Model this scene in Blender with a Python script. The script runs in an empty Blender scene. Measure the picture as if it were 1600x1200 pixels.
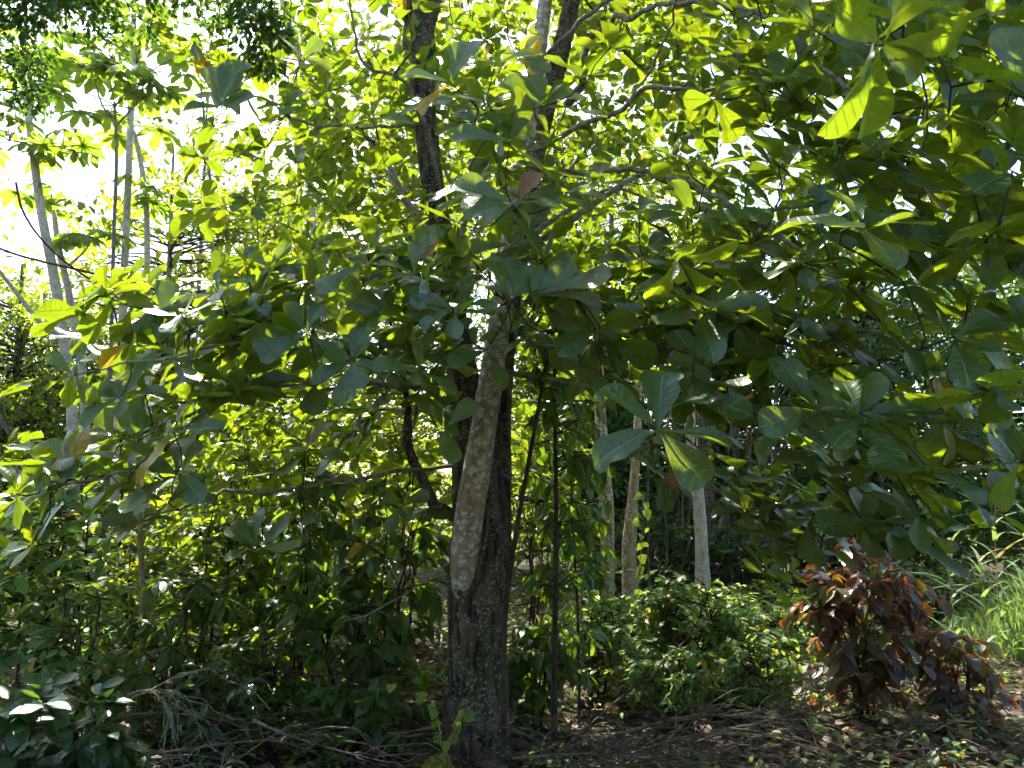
import bpy, math
import numpy as np
from mathutils import Matrix, Vector, noise as mnoise

R = math.radians
rng = np.random.default_rng(11)
sc = bpy.context.scene
COL = sc.collection

# ------------------------------------------------------------------ camera
FPX, HORIZON = 1232.0, 760.0          # focal length and horizon row on a 1600 x 1200 picture
TILT = math.atan((HORIZON - 600.0) / FPX)
CAMH = 1.6
cam_d = bpy.data.cameras.new("camera")
cam_d.sensor_width = 36.0
cam_d.lens = 36.0 * FPX / 1600.0
cam_d.clip_start = 0.05
cam_d.clip_end = 2000.0
cam = bpy.data.objects.new("camera", cam_d)
COL.objects.link(cam)
cam.location = (0, 0, CAMH)
cam.rotation_euler = (R(90) + TILT, 0, 0)
sc.camera = cam

# ------------------------------------------------------------------ sky, sun, exposure
SUN_ELEV, SUN_AZ = R(50), R(-22)      # azimuth from +Y towards +X
world = bpy.data.worlds.new("World")
sc.world = world
world.use_nodes = True
wn = world.node_tree
bg = wn.nodes["Background"]
sky = wn.nodes.new("ShaderNodeTexSky")
sky.sky_type = 'NISHITA'
sky.sun_disc = False
sky.sun_elevation = SUN_ELEV
sky.sun_rotation = SUN_AZ
sky.air_density = 1.0
sky.dust_density = 1.3
sky.ozone_density = 1.0
wn.links.new(sky.outputs[0], bg.inputs[0])
bg.inputs[1].default_value = 0.13
SUND = Vector((math.sin(SUN_AZ) * math.cos(SUN_ELEV), math.cos(SUN_AZ) * math.cos(SUN_ELEV), math.sin(SUN_ELEV)))
sun_d = bpy.data.lights.new("sun", 'SUN')
sun_d.energy = 5.0
sun_d.angle = R(0.5)
sun_d.color = (1.0, 0.95, 0.86)
sun = bpy.data.objects.new("sun", sun_d)
COL.objects.link(sun)
sun.location = (-20, 40, 60)
sun.rotation_euler = SUND.to_track_quat('Z', 'Y').to_euler()

sc.view_settings.view_transform = 'Standard'
sc.view_settings.look = 'None'
sc.view_settings.gamma = 1.0
sc.view_settings.exposure = 1.92
sc.view_settings.use_curve_mapping = False
cy = sc.cycles
cy.max_bounces = 4
cy.diffuse_bounces = 2
cy.glossy_bounces = 2
cy.transmission_bounces = 3
cy.transparent_max_bounces = 4
cy.volume_bounces = 0
cy.sample_clamp_indirect = 6.0
cy.caustics_reflective = False
cy.caustics_refractive = False
cy.use_adaptive_sampling = True
cy.adaptive_threshold = 0.045
cy.adaptive_min_samples = 10
cy.use_denoising = True

# ------------------------------------------------------------------ helpers
def P(px, py, d):
    """world point on the line of sight of a picture position, d metres ahead of the viewpoint"""
    x, y = (px - 800.0) / FPX, (600.0 - py) / FPX
    fy = math.cos(TILT) - y * math.sin(TILT)
    fz = math.sin(TILT) + y * math.cos(TILT)
    k = d / fy
    return np.array((x * k, d, CAMH + fz * k))

def gz(x, y):
    return 0.05 * math.sin(x * 0.9 + 1.3) * math.cos(y * 0.7) + 0.03 * math.sin(x * 2.3 + y * 1.7)

def G(px, d):
    """ground point under picture column px at distance d"""
    k = d / math.cos(TILT)
    x = (px - 800.0) / FPX * k
    return np.array((x, d, gz(x, d)))

def glare(p):
    """normal of a leaf that would mirror the sun towards the viewpoint"""
    t = np.array((0, 0, CAMH)) - p
    h = t / np.linalg.norm(t) + np.array(SUND)
    return h / np.linalg.norm(h)

def nrmv(a):
    a = np.asarray(a, float)
    return a / np.maximum(np.linalg.norm(a, axis=-1, keepdims=True), 1e-9)

def link(o, parent=None):
    COL.objects.link(o)
    if parent is not None:
        o.parent = parent
        o.matrix_parent_inverse = Matrix.Translation(-parent.location)
    return o

def tag(o, label, cat, group=None, kind=None):
    o["label"] = label
    if cat: o["category"] = cat
    if group: o["group"] = group
    if kind: o["kind"] = kind
    return o

def root(name, label, cat, loc, group=None):
    o = bpy.data.objects.new(name, None)
    o.empty_display_size = 0.1
    o.location = Vector([float(c) for c in loc])
    COL.objects.link(o)
    return tag(o, label, cat, group)

def mesh_np(name, V, F, mat, uv=None, rnd=None, smooth=True):
    V = np.ascontiguousarray(V, np.float32); F = np.ascontiguousarray(F, np.int32)
    me = bpy.data.meshes.new(name)
    nf = len(F)
    me.vertices.add(len(V)); me.vertices.foreach_set("co", V.ravel())
    me.loops.add(nf * 4); me.loops.foreach_set("vertex_index", F.ravel())
    me.polygons.add(nf)
    me.polygons.foreach_set("loop_start", np.arange(0, nf * 4, 4, dtype=np.int32))
    me.polygons.foreach_set("loop_total", np.full(nf, 4, np.int32))
    me.polygons.foreach_set("use_smooth", np.full(nf, smooth, bool))
    if uv is not None:
        l = me.uv_layers.new(name="UVMap")
        l.data.foreach_set("uv", np.ascontiguousarray(uv, np.float32)[F.ravel()].ravel())
    if rnd is not None:
        a = me.attributes.new("rnd", 'FLOAT', 'POINT')
        a.data.foreach_set("value", np.ascontiguousarray(rnd, np.float32))
    me.update(calc_edges=True)
    me.materials.append(mat)
    return me

class Tubes:
    """collects bent tapered tubes into one mesh"""
    def __init__(s): s.V, s.F, s.n = [], [], 0
    def add(s, pts, rad, sides=6, lump=0.0, seed=0.0, fiss=0.0):
        pts = np.asarray(pts, float); m = len(pts)
        rad = np.broadcast_to(np.asarray(rad, float), (m,))
        T = np.gradient(pts, axis=0); T = nrmv(T)
        ref = np.array((0.31, 0.95, 0.12)) if abs(T[:, 2]).mean() > 0.5 else np.array((0.12, 0.2, 0.97))
        A = nrmv(np.cross(T, ref)); B = np.cross(T, A)
        th = np.arange(sides) * 2 * math.pi / sides
        rr = np.repeat(rad[:, None], sides, 1)
        if lump:
            for i in range(m):
                for j in range(sides):
                    q = (math.cos(th[j]) * 1.6 + seed, math.sin(th[j]) * 1.6, pts[i, 2] * 2.2 + seed)
                    if fiss:
                        a_ = (math.cos(th[j]) * 9 + seed, math.sin(th[j]) * 9, pts[i, 2] * 3.2)
                        f_ = abs(mnoise.noise(a_)) + .5 * abs(mnoise.noise((a_[0] * 2.3, a_[1] * 2.3, a_[2] * 3)))
                        rr[i, j] += fiss * (min(f_ * 2.2, 1.0) - .6)
                    rr[i, j] *= 1 + lump * (mnoise.noise(q) + 0.45 * mnoise.noise((q[0] * 3, q[1] * 3, q[2] * 2.5)))
        V = pts[:, None, :] + rr[:, :, None] * (np.cos(th)[None, :, None] * A[:, None, :] + np.sin(th)[None, :, None] * B[:, None, :])
        i = np.arange(m - 1)[:, None]; j = np.arange(sides)[None, :]
        a = i * sides + j; b = i * sides + (j + 1) % sides
        F = np.stack((a, b, b + sides, a + sides), -1).reshape(-1, 4) + s.n
        s.V.append(V.reshape(-1, 3)); s.F.append(F); s.n += m * sides
        # close the tip
        tip = s.n; s.V.append(pts[-1:] + T[-1:] * rad[-1] * 0.8); s.n += 1
        last = tip - sides
        s.F.append(np.array([[last + k, last + (k + 1) % sides, tip, tip] for k in range(sides)]))
    def obj(s, name, mat, parent=None, kind=None, label=None):
        me = bpy.data.meshes.new(name)
        V = np.concatenate(s.V); F = np.concatenate(s.F)
        fl = [tuple(f) if f[2] != f[3] else tuple(f[:3]) for f in F.tolist()]
        me.from_pydata(V.tolist(), [], fl)
        me.polygons.foreach_set("use_smooth", np.ones(len(fl), bool))
        me.materials.append(mat); me.update()
        o = link(bpy.data.objects.new(name, me), parent)
        if kind: o["kind"] = kind
        if label: o["label"] = label
        return o

def spline(ctrl, step=0.08):
    """Catmull-Rom through rows (x, y, z, radius, ...)"""
    c = np.asarray(ctrl, float)
    c = np.vstack((2 * c[0] - c[1], c, 2 * c[-1] - c[-2]))
    out = []
    for i in range(1, len(c) - 2):
        n = max(2, int(np.linalg.norm(c[i + 1, :3] - c[i, :3]) / step))
        t = np.linspace(0, 1, n, endpoint=False)[:, None]
        p0, p1, p2, p3 = c[i - 1], c[i], c[i + 1], c[i + 2]
        out.append(0.5 * (2 * p1 + (p2 - p0) * t + (2 * p0 - 5 * p1 + 4 * p2 - p3) * t ** 2 + (3 * p1 - p0 - 3 * p2 + p3) * t ** 3))
    out.append(c[-2:-1])
    o = np.vstack(out)
    o[:, 3] = np.maximum(o[:, 3], 0.0015)
    return o

def limb(pix, step=0.08):
    """(px, py, distance, radius) rows to a world spline"""
    return spline([np.append(P(a, b, d), r) for a, b, d, r in pix], step)

def bend(a, b, sag=0.0, wob=0.03, n=7):
    t = np.linspace(0, 1, n)[:, None]
    L = np.linalg.norm(b - a)
    p = a + (b - a) * t
    p = p + np.sin(t * math.pi) * (np.array((0, 0, -sag)) * L + rng.normal(0, wob, 3) * L)
    p[1:-1] += rng.normal(0, wob * 0.25, (n - 2, 3)) * L
    return p

# ------------------------------------------------------------------ leaf shapes
def leaf_shape(profile, cols, rows, fold=0.2, droop=0.15, wave=0.02, seed=0, side=0.0, tipw=1, bite=None):
    g = np.random.default_rng(seed)
    v = np.linspace(0, 1, rows + 1); v = v ** tipw if tipw == 1 else 1 - (1 - v) ** tipw
    w = np.array([profile(t) for t in v])
    u = np.linspace(-1, 1, cols + 1)
    V, UV = [], []
    ph = g.uniform(0, 6)
    for i, t in enumerate(v):
        for s in u:
            wi = w[i]
            if bite and s * bite[2] > 0: wi *= 1 - bite[1] * math.exp(-((t - bite[0]) / .09) ** 2)
            x = s * wi + side * t * t
            z = fold * abs(s) * w[i] - droop * t * t + wave * math.sin(9 * t + ph + 2 * s) * abs(s)
            y = t * (1 - 0.25 * droop * t)
            V.append((x, y, z)); UV.append((0.5 + 0.5 * s, t))
    F = []
    c1 = cols + 1
    for i in range(rows):
        for j in range(cols):
            F.append((i * c1 + j, i * c1 + j + 1, (i + 1) * c1 + j + 1, (i + 1) * c1 + j))
    return np.array(V), np.array(F), np.array(UV)

def prof_obovate(t):
    s = max(0.0, (t - 0.06) / 0.94)
    return 0.012 + 0.365 * (s ** 0.92) * math.sqrt(max(0.0, 1 - s ** 5.0))
def prof_lance(t):
    s = max(0.0, (t - 0.08) / 0.92)
    return 0.008 + 0.15 * math.sin(math.pi * s ** 0.85) ** 0.9 if 0 < s < 1 else 0.008
def prof_ellip(t):
    s = max(0.0, (t - 0.08) / 0.92)
    return 0.008 + 0.24 * math.sin(math.pi * s ** 0.9) ** 0.8 if 0 < s < 1 else 0.008
def prof_heart(t):
    s = max(0.0, (t - 0.15) / 0.85)
    return 0.01 + 0.36 * (1 - s) ** 0.8 * min(1, s * 7) ** 0.6 + (0.06 * math.sin(math.pi * s) if s > 0 else 0)
def prof_blade(t):
    return 0.02 * (1 - t) ** 0.7 + 0.001

OBO = [leaf_shape(prof_obovate, 4, 9, f, d, w, k, sd, 1.6, {3: (.6, .5, 1), 6: (.8, .45, -1), 8: (.45, .6, -1), 9: (.72, .35, 1)}.get(k)) for k, (f, d, w, sd) in enumerate(
    [(.22, .12, .018, .02), (.35, .22, .022, -.03), (.12, .05, .016, .03), (.28, .32, .02, 0), (.18, -.06, .024, -.02), (.45, .16, .02, .04), (.3, .38, .03, -.05), (.2, .25, .03, .06), (.1, .15, .03, -.05), (.5, .1, .02, .05)])]
OBO_LO = [leaf_shape(prof_obovate, 2, 6, f, d, w, k, 0, 1.6) for k, (f, d, w) in enumerate([(.25, .15, .015), (.35, .28, .02), (.15, .03, .015), (.3, .1, .02)])]
LAN = [leaf_shape(prof_lance, 2, 7, f, d, w, k, 0) for k, (f, d, w) in enumerate([(.3, .2, .02), (.5, .35, .03), (.2, .08, .02), (.4, .5, .03)])]
ELL = [leaf_shape(prof_ellip, 2, 6, f, d, w, k, 0) for k, (f, d, w) in enumerate([(.3, .15, .02), (.45, .3, .03), (.2, .05, .02), (.35, .4, .03)])]
ELL_LO = [leaf_shape(prof_ellip, 2, 3, f, d, 0, k, 0) for k, (f, d) in enumerate([(.3, .15), (.45, .3), (.2, .0)])]
TINY = [leaf_shape(lambda t: 0.02 + 0.26 * math.sin(math.pi * min(1, max(0, t))), 2, 2, .35, .15, 0, 0)]
HEART = [leaf_shape(prof_heart, 2, 7, .25, d, .02, k, 0) for k, d in enumerate((.1, .25, .4))]
BLADE = [leaf_shape(prof_blade, 1, 7, .2, d, .0, k, sd) for k, (d, sd) in enumerate([(.15, .05), (.4, -.1), (.75, .12), (.05, 0)])]

def palmate(nl, seed):
    g = np.random.default_rng(seed)
    V, F, UV, n = [], [], [], 0
    for k in range(nl):
        a = (k - (nl - 1) / 2) * (2 * math.pi * 0.86 / (nl - 1)) + g.normal(0, .04)
        Lk = 0.5 * (1 - 0.22 * abs(k - (nl - 1) / 2) / ((nl - 1) / 2)) * g.uniform(.92, 1.05)
        v, f, uv = leaf_shape(lambda t: 0.06 + 0.19 * (max(0, t) ** .9) * math.sqrt(max(0, 1 - t ** 5)), 2, 4, .3, .35, .01, seed + k)
        v = v * Lk
        c, s = math.cos(a), math.sin(a)
        V.append(np.stack((v[:, 0] * c + v[:, 1] * s, -v[:, 0] * s + v[:, 1] * c, v[:, 2] + 0.002 * k), 1))
        F.append(f + n); UV.append(uv); n += len(v)
    return np.concatenate(V), np.concatenate(F), np.concatenate(UV)
PALM = [palmate(9, 3), palmate(8, 9), palmate(10, 21)]

def scatter_mesh(name, T, pos, dirv, nrm, length, mat, width=None):
    pos = np.asarray(pos, float); N = len(pos)
    y = nrmv(dirv); z = np.asarray(nrm, float)
    z = nrmv(z - (z * y).sum(1, keepdims=True) * y); x = np.cross(y, z)
    length = np.broadcast_to(np.asarray(length, float), (N,))
    width = np.ones(N) if width is None else width
    ti = rng.integers(0, len(T), N); rn = rng.random(N)
    Vs, Fs, Us, Rs, off = [], [], [], [], 0
    for k, (v, f, uv) in enumerate(T):
        m = np.where(ti == k)[0]
        if not len(m): continue
        L = length[m, None, None]
        W = pos[m, None, :] + L * (v[None, :, 0:1] * width[m, None, None] * x[m, None, :] + v[None, :, 1:2] * y[m, None, :] + v[None, :, 2:3] * z[m, None, :])
        Vs.append(W.reshape(-1, 3))
        Fs.append((f[None] + (np.arange(len(m)) * len(v))[:, None, None]).reshape(-1, 4) + off)
        Us.append(np.tile(uv, (len(m), 1))); Rs.append(np.repeat(rn[m], len(v)))
        off += len(m) * len(v)
    return mesh_np(name, np.concatenate(Vs), np.concatenate(Fs), mat, np.concatenate(Us), np.concatenate(Rs))

_shared = {}
def leaf_objects(name, T, pos, dirv, nrm, length, mat, parent, width=None, labels=None):
    """each leaf an object of its own; alike leaves share one mesh"""
    key = (id(T), mat.name)
    if key not in _shared:
        _shared[key] = [mesh_np(name, v, f, mat, uv, np.zeros(len(v))) for v, f, uv in T]
    ms = _shared[key]
    y = nrmv(dirv); z = np.asarray(nrm, float)
    z = nrmv(z - (z * y).sum(1, keepdims=True) * y); x = np.cross(y, z)
    out = []
    for i in range(len(pos)):
        o = bpy.data.objects.new(name, ms[int(rng.integers(0, len(ms)))])
        L = float(length[i]); w = 1.0 if width is None else float(width[i])
        M = Matrix(((x[i, 0] * L * w, y[i, 0] * L, z[i, 0] * L, pos[i][0]), (x[i, 1] * L * w, y[i, 1] * L, z[i, 1] * L, pos[i][1]),
                    (x[i, 2] * L * w, y[i, 2] * L, z[i, 2] * L, pos[i][2]), (0, 0, 0, 1)))
        link(o, parent)
        o.matrix_basis = M
        out.append(o)
    return out

def put_leaves(T, Tlo, rows, mat, parent, n_parts, stuff_name="foliage", part_name="leaf"):
    """rows: list of (pos, dir, normal, length, width). The n_parts largest in view are objects, the rest one mass."""
    pos = np.array([r[0] for r in rows]); dv = np.array([r[1] for r in rows]); nm = np.array([r[2] for r in rows])
    ln = np.array([r[3] for r in rows]); wd = np.array([r[4] for r in rows])
    c = np.array((0, 0, CAMH)); q = pos + dv * (ln * .5)[:, None] - c
    fy = q[:, 1] * math.cos(TILT) + q[:, 2] * math.sin(TILT); fz = -q[:, 1] * math.sin(TILT) + q[:, 2] * math.cos(TILT)
    ok = (fy > 0.2)
    sx = 800 + FPX * q[:, 0] / np.maximum(fy, .1); sy = 600 - FPX * fz / np.maximum(fy, .1)
    inv = ok & (sx > -10) & (sx < 1610) & (sy > -10) & (sy < 1210)
    vis = np.abs((nrmv(nm) * nrmv(q)).sum(1)) * .7 + .3
    score = np.where(inv, ln / np.maximum(fy, .3) * vis, -1)
    order = np.argsort(-score)
    npart = min(n_parts, int(inv.sum()))
    a, b = order[:npart], order[npart:]
    if npart:
        leaf_objects(part_name, T, pos[a], dv[a], nm[a], ln[a], mat, parent, wd[a])
    if len(b):
        o = link(bpy.data.objects.new(stuff_name, scatter_mesh(stuff_name, Tlo, pos[b], dv[b], nm[b], ln[b], mat, wd[b])), parent)
        o["kind"] = "stuff"

# ------------------------------------------------------------------ materials
class NT:
    def __init__(s, name):
        s.m = bpy.data.materials.new(name); s.m.use_nodes = True
        s.t = s.m.node_tree; s.t.nodes.clear()
        s.out = s.t.nodes.new("ShaderNodeOutputMaterial")
    def n(s, typ, **kw):
        o = s.t.nodes.new("ShaderNode" + typ)
        for k, v in kw.items(): setattr(o, k, v)
        return o
    def l(s, a, b): s.t.links.new(a, b)
    def put(s, inp, v):
        if isinstance(v, bpy.types.NodeSocket): s.l(v, inp)
        else:
            inp.default_value = (*v, 1.0) if isinstance(v, tuple) and len(v) == 3 and len(inp.default_value) == 4 else v
    def math(s, op, a, b=None, c=None, clamp=False):
        o = s.n("Math", operation=op, use_clamp=clamp)
        s.put(o.inputs[0], a)
        if b is not None: s.put(o.inputs[1], b)
        if c is not None: s.put(o.inputs[2], c)
        return o.outputs[0]
    def rng(s, v, a, b, c=0.0, d=1.0):
        o = s.n("MapRange"); o.clamp = True
        for k, x in zip((0, 1, 2, 3, 4), (v, a, b, c, d)): s.put(o.inputs[k], x)
        return o.outputs[0]
    def mix(s, f, a, b, typ='MIX'):
        o = s.n("Mix", data_type='RGBA', blend_type=typ)
        s.put(o.inputs[0], f); s.put(o.inputs[6], a); s.put(o.inputs[7], b)
        return o.outputs[2]
    def noise(s, vec, scale, detail=3.0, rough=.6, dist=0.0):
        o = s.n("TexNoise"); s.l(vec, o.inputs["Vector"])
        o.inputs["Scale"].default_value = scale; o.inputs["Detail"].default_value = detail
        o.inputs["Roughness"].default_value = rough; o.inputs["Distortion"].default_value = dist
        return o.outputs["Fac"]
    def voro(s, vec, scale, feature='F1'):
        o = s.n("TexVoronoi", feature=feature); s.l(vec, o.inputs["Vector"]); o.inputs["Scale"].default_value = scale
        return o
    def coord(s, scale=(1, 1, 1)):
        c = s.n("TexCoord"); m = s.n("Mapping"); m.inputs["Scale"].default_value = scale
        s.l(c.outputs["Object"], m.inputs["Vector"]); return m.outputs[0]
    def bump(s, h, strength, dist):
        o = s.n("Bump"); o.inputs["Strength"].default_value = strength; o.inputs["Distance"].default_value = dist
        s.l(h, o.inputs["Height"]); return o.outputs[0]

def leaf_mat(name, c1, c2, t1, t2, tfac=.45, rough=.38, spec=.5, nv=9.0, vein=.5, spot=0.0, blotch=0.0, yellow=0.04, ycol=(.42, .26, .02), ytr=(.75, .5, .02), plain=False):
    k = NT(name)
    at = k.n("Attribute", attribute_name="rnd"); oi = k.n("ObjectInfo")
    r = k.math('FRACT', k.math('ADD', at.outputs["Fac"], oi.outputs["Random"]))
    r2 = k.math('FRACT', k.math('MULTIPLY', r, 17.31)); r3 = k.math('FRACT', k.math('MULTIPLY', r, 43.77))
    if plain:
        isy = k.math('LESS_THAN', r2, yellow)
        p = k.n("BsdfPrincipled"); k.put(p.inputs["Base Color"], k.mix(isy, k.mix(r, c1, c2), ycol)); p.inputs["Roughness"].default_value = rough; p.inputs["Specular IOR Level"].default_value = spec
        t = k.n("BsdfTranslucent"); k.put(t.inputs["Color"], k.mix(isy, k.mix(r3, t1, t2), ytr))
        mx = k.n("MixShader"); mx.inputs[0].default_value = tfac
        k.l(p.outputs[0], mx.inputs[1]); k.l(t.outputs[0], mx.inputs[2]); k.l(mx.outputs[0], k.out.inputs[0])
        return k.m
    uv = k.n("UVMap"); sep = k.n("SeparateXYZ"); k.l(uv.outputs[0], sep.inputs[0])
    u, v = sep.outputs[0], sep.outputs[1]
    a = k.math('MULTIPLY', k.math('ABSOLUTE', k.math('SUBTRACT', u, .5)), 2.0)
    mid = k.rng(a, .015, .075, 1.0, 0.0)
    s = k.math('FRACT', k.math('SUBTRACT', k.math('MULTIPLY', v, nv), k.math('MULTIPLY', a, 1.3)))
    side = k.rng(k.math('ABSOLUTE', k.math('SUBTRACT', s, .5)), .0, .13, 1.0, 0.0)
    side = k.math('MULTIPLY', side, k.rng(a, .75, 1.0, .75, .15))
    V = k.math('MAXIMUM', mid, side)
    cmb = k.n("CombineXYZ"); k.l(k.math('MULTIPLY', u, .6), cmb.inputs[0]); k.l(v, cmb.inputs[1]); k.l(k.math('MULTIPLY', r, 57.0), cmb.inputs[2])
    nz = k.noise(cmb.outputs[0], 5.0, 4.0, .6)
    base = k.mix(r, c1, c2); tr = k.mix(r3, t1, t2)
    isy = k.math('LESS_THAN', r2, yellow)
    base = k.mix(isy, base, ycol); tr = k.mix(isy, tr, ytr)
    br = k.rng(nz, .25, .75, .7, 1.3)
    base = k.mix(1.0, base, br, 'MULTIPLY'); tr = k.mix(1.0, tr, k.rng(nz, .25, .75, .8, 1.15), 'MULTIPLY')
    base = k.mix(k.math('MULTIPLY', V, vein), base, k.mix(.7, base, (.30, .38, .16)))
    tr = k.mix(k.math('MULTIPLY', V, vein * 1.1, clamp=True), tr, k.mix(1.0, tr, (.28, .33, .25), 'MULTIPLY'))
    if spot > 0:
        vo = k.voro(cmb.outputs[0], 11.0)
        sp = k.math('MULTIPLY', k.rng(vo.outputs["Distance"], .13, .22, 1.0, 0.0), k.math('GREATER_THAN', vo.outputs["Color"], 1 - spot))
        sp = k.math('MULTIPLY', sp, k.math('GREATER_THAN', r3, .35))
        base = k.mix(sp, base, (.035, .022, .012)); tr = k.mix(sp, tr, (.04, .025, .005))
    if blotch > 0:
        nb = k.noise(cmb.outputs[0], 2.6, 5.0, .7)
        bl = k.math('MULTIPLY', k.rng(nb, .60, .66), k.math('LESS_THAN', k.math('FRACT', k.math('MULTIPLY', r, 91.3)), blotch))
        base = k.mix(bl, base, (.09, .045, .02)); tr = k.mix(bl, tr, (.2, .08, .01))
    nrm = k.bump(k.math('ADD', k.math('MULTIPLY', V, -.7), k.math('MULTIPLY', nz, .8)), .35, .004)
    p = k.n("BsdfPrincipled"); k.put(p.inputs["Base Color"], base)
    k.put(p.inputs["Roughness"], k.math('ADD', k.math('MULTIPLY', nz, .2), rough - .1)); p.inputs["Specular IOR Level"].default_value = spec
    k.l(nrm, p.inputs["Normal"])
    t = k.n("BsdfTranslucent"); k.put(t.inputs["Color"], tr); k.l(nrm, t.inputs["Normal"])
    mx = k.n("MixShader"); mx.inputs[0].default_value = tfac
    k.l(p.outputs[0], mx.inputs[1]); k.l(t.outputs[0], mx.inputs[2]); k.l(mx.outputs[0], k.out.inputs[0])
    return k.m

M = {}
M['leaf'] = leaf_mat("broad_leaf", (.019, .064, .019), (.045, .092, .023), (.28, .42, .010), (.43, .51, .012), .385, .34, .70, 8.5, .95, .24, .14, .008)
M['dry_leaf'] = leaf_mat("dry_leaf", (.16, .075, .03), (.24, .11, .045), (.35, .13, .03), (.3, .1, .02), .3, .6, .3, 8.5, .4, 0, 0, 0)
M['palmate'] = leaf_mat("palmate_leaf", (.05, .11, .03), (.08, .14, .04), (.34, .50, .03), (.44, .55, .04), .45, .5, .3, 7, .4, 0, 0, .01)
M['fine_dark'] = leaf_mat("small_dark_leaf", (.018, .050, .018), (.035, .075, .020), (.14, .30, .02), (.22, .38, .02), .35, .4, .4, 6, .2, 0, 0, .004, plain=True)  # leaf tone darkened to carry the shade of the forest edge
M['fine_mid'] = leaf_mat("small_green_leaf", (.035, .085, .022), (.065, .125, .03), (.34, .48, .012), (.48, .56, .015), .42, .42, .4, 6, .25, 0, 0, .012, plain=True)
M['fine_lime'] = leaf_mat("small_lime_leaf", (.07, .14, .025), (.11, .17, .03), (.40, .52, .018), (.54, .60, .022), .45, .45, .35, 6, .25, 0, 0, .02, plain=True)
M['lance'] = leaf_mat("lance_leaf", (.020, .055, .020), (.050, .098, .028), (.18, .36, .015), (.36, .50, .018), .38, .36, .42, 10, .3, .05, .04, .008)
M['glossy'] = leaf_mat("glossy_leaf", (.02, .055, .022), (.035, .075, .026), (.14, .30, .02), (.2, .36, .02), .3, .30, .65, 9, .4, 0, .03, .01)
M['copper'] = leaf_mat("copper_leaf", (.030, .021, .028), (.062, .036, .036), (.40, .10, .03), (.66, .26, .04), .35, .38, .65, 7, .4, 0, .12, .22, (.05, .085, .03), (.42, .36, .03))
M['heart'] = leaf_mat("heart_leaf", (.07, .15, .03), (.11, .19, .035), (.40, .56, .03), (.5, .6, .03), .45, .45, .4, 6, .5, 0, 0, 0.0)
M['herb'] = leaf_mat("herb_leaf", (.07, .15, .05), (.12, .20, .065), (.32, .50, .05), (.42, .56, .06), .44, .48, .35, 7, .3, 0, 0, .04, plain=True)
M['grass'] = leaf_mat("grass_blade", (.08, .16, .05), (.14, .21, .085), (.28, .44, .07), (.38, .50, .10), .38, .45, .4, 1, .3, 0, 0, .04, (.28, .22, .09), (.45, .35, .1), plain=True)
M['litter'] = leaf_mat("fallen_leaf", (.060, .034, .020), (.17, .105, .062), (.16, .07, .03), (.25, .13, .05), .2, .6, .3, 8, .4, .2, 0, .06, (.25, .16, .05), (.4, .25, .05), plain=True)

def bark(name, dark, mid, pale, stretch, lichen=0.0, lcol=(.40, .42, .36), lscale=22.0, lsize=.42, bump=.6, bd=.012, patch=1.4, rings=0.0, moss=0.0):
    k = NT(name)
    c = k.coord((1, 1, stretch)); c1 = k.coord()
    n1 = k.noise(c, 26, 6, .65, .4); n2 = k.noise(c1, 7, 4, .6); n3 = k.noise(c1, 60, 4, .7)
    col = k.mix(k.rng(n1, .40, .58), dark, mid)
    col = k.mix(k.rng(n2, .5, .8, 0, .8), col, pale)
    h = k.math('ADD', k.math('MULTIPLY', n1, 1.0), k.math('MULTIPLY', n3, .25))
    if rings:
        sp = k.n("SeparateXYZ"); k.l(c1, sp.inputs[0])
        w = k.math('FRACT', k.math('ADD', k.math('MULTIPLY', sp.outputs[2], 7.0), k.math('MULTIPLY', n2, .9)))
        rg = k.rng(k.math('ABSOLUTE', k.math('SUBTRACT', w, .5)), .0, .08, 1, 0)
        col = k.mix(k.math('MULTIPLY', rg, rings), col, dark)
        h = k.math('ADD', h, k.math('MULTIPLY', rg, .4))
    if moss:
        ms = k.rng(k.noise(c1, 5, 5, .7), .52, .66, 0, moss)
        col = k.mix(ms, col, (.07, .085, .025))
    if lichen > 0:
        wob = k.n("VectorMath", operation='ADD'); k.l(c1, wob.inputs[0])
        nn = k.n("TexNoise"); nn.inputs["Scale"].default_value = 45; k.l(c1, nn.inputs["Vector"])
        sc2 = k.n("VectorMath", operation='SCALE'); sc2.inputs["Scale"].default_value = .05; k.l(nn.outputs["Color"], sc2.inputs[0]); k.l(sc2.outputs[0], wob.inputs[1])
        vo = k.voro(wob.outputs[0], lscale)
        pm = k.rng(k.noise(c1, patch, 3, .6), .62 - lichen * .35, .78 - lichen * .35)
        rag = k.math('MULTIPLY', k.math('SUBTRACT', k.noise(c1, lscale * 3, 4, .7), .5), .55)
        li = k.math('MULTIPLY', k.rng(k.math('ADD', vo.outputs["Distance"], rag), lsize - .04, lsize + .12, .85, 0), k.math('GREATER_THAN', vo.outputs["Color"], k.math('SUBTRACT', .95, k.math('MULTIPLY', pm, .85))))
        col = k.mix(li, col, k.mix(n3, lcol, k.mix(.4, lcol, mid)))
        h = k.math('ADD', h, k.math('MULTIPLY', li, .3))
    p = k.n("BsdfPrincipled"); k.put(p.inputs["Base Color"], col); p.inputs["Roughness"].default_value = .85; p.inputs["Specular IOR Level"].default_value = .2
    k.l(k.bump(h, bump, bd), p.inputs["Normal"]); k.l(p.outputs[0], k.out.inputs[0])
    return k.m
M['bark_dark'] = bark("fissured_bark", (.010, .007, .005), (.12, .088, .062), (.20, .165, .13), .18, .6, (.36, .37, .31), 46, .32, 1.0, .03, 3.5, moss=.5)
M['bark_lichen'] = bark("lichen_bark", (.22, .15, .11), (.37, .275, .205), (.46, .37, .30), .5, .8, (.60, .62, .55), 25, .40, .7, .006, 3.6)
M['bark_pale'] = bark("pale_bark", (.30, .25, .19), (.48, .41, .32), (.58, .51, .42), .5, .5, (.6, .6, .55), 26, .36, .4, .005, 2.0, rings=.5)
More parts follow.
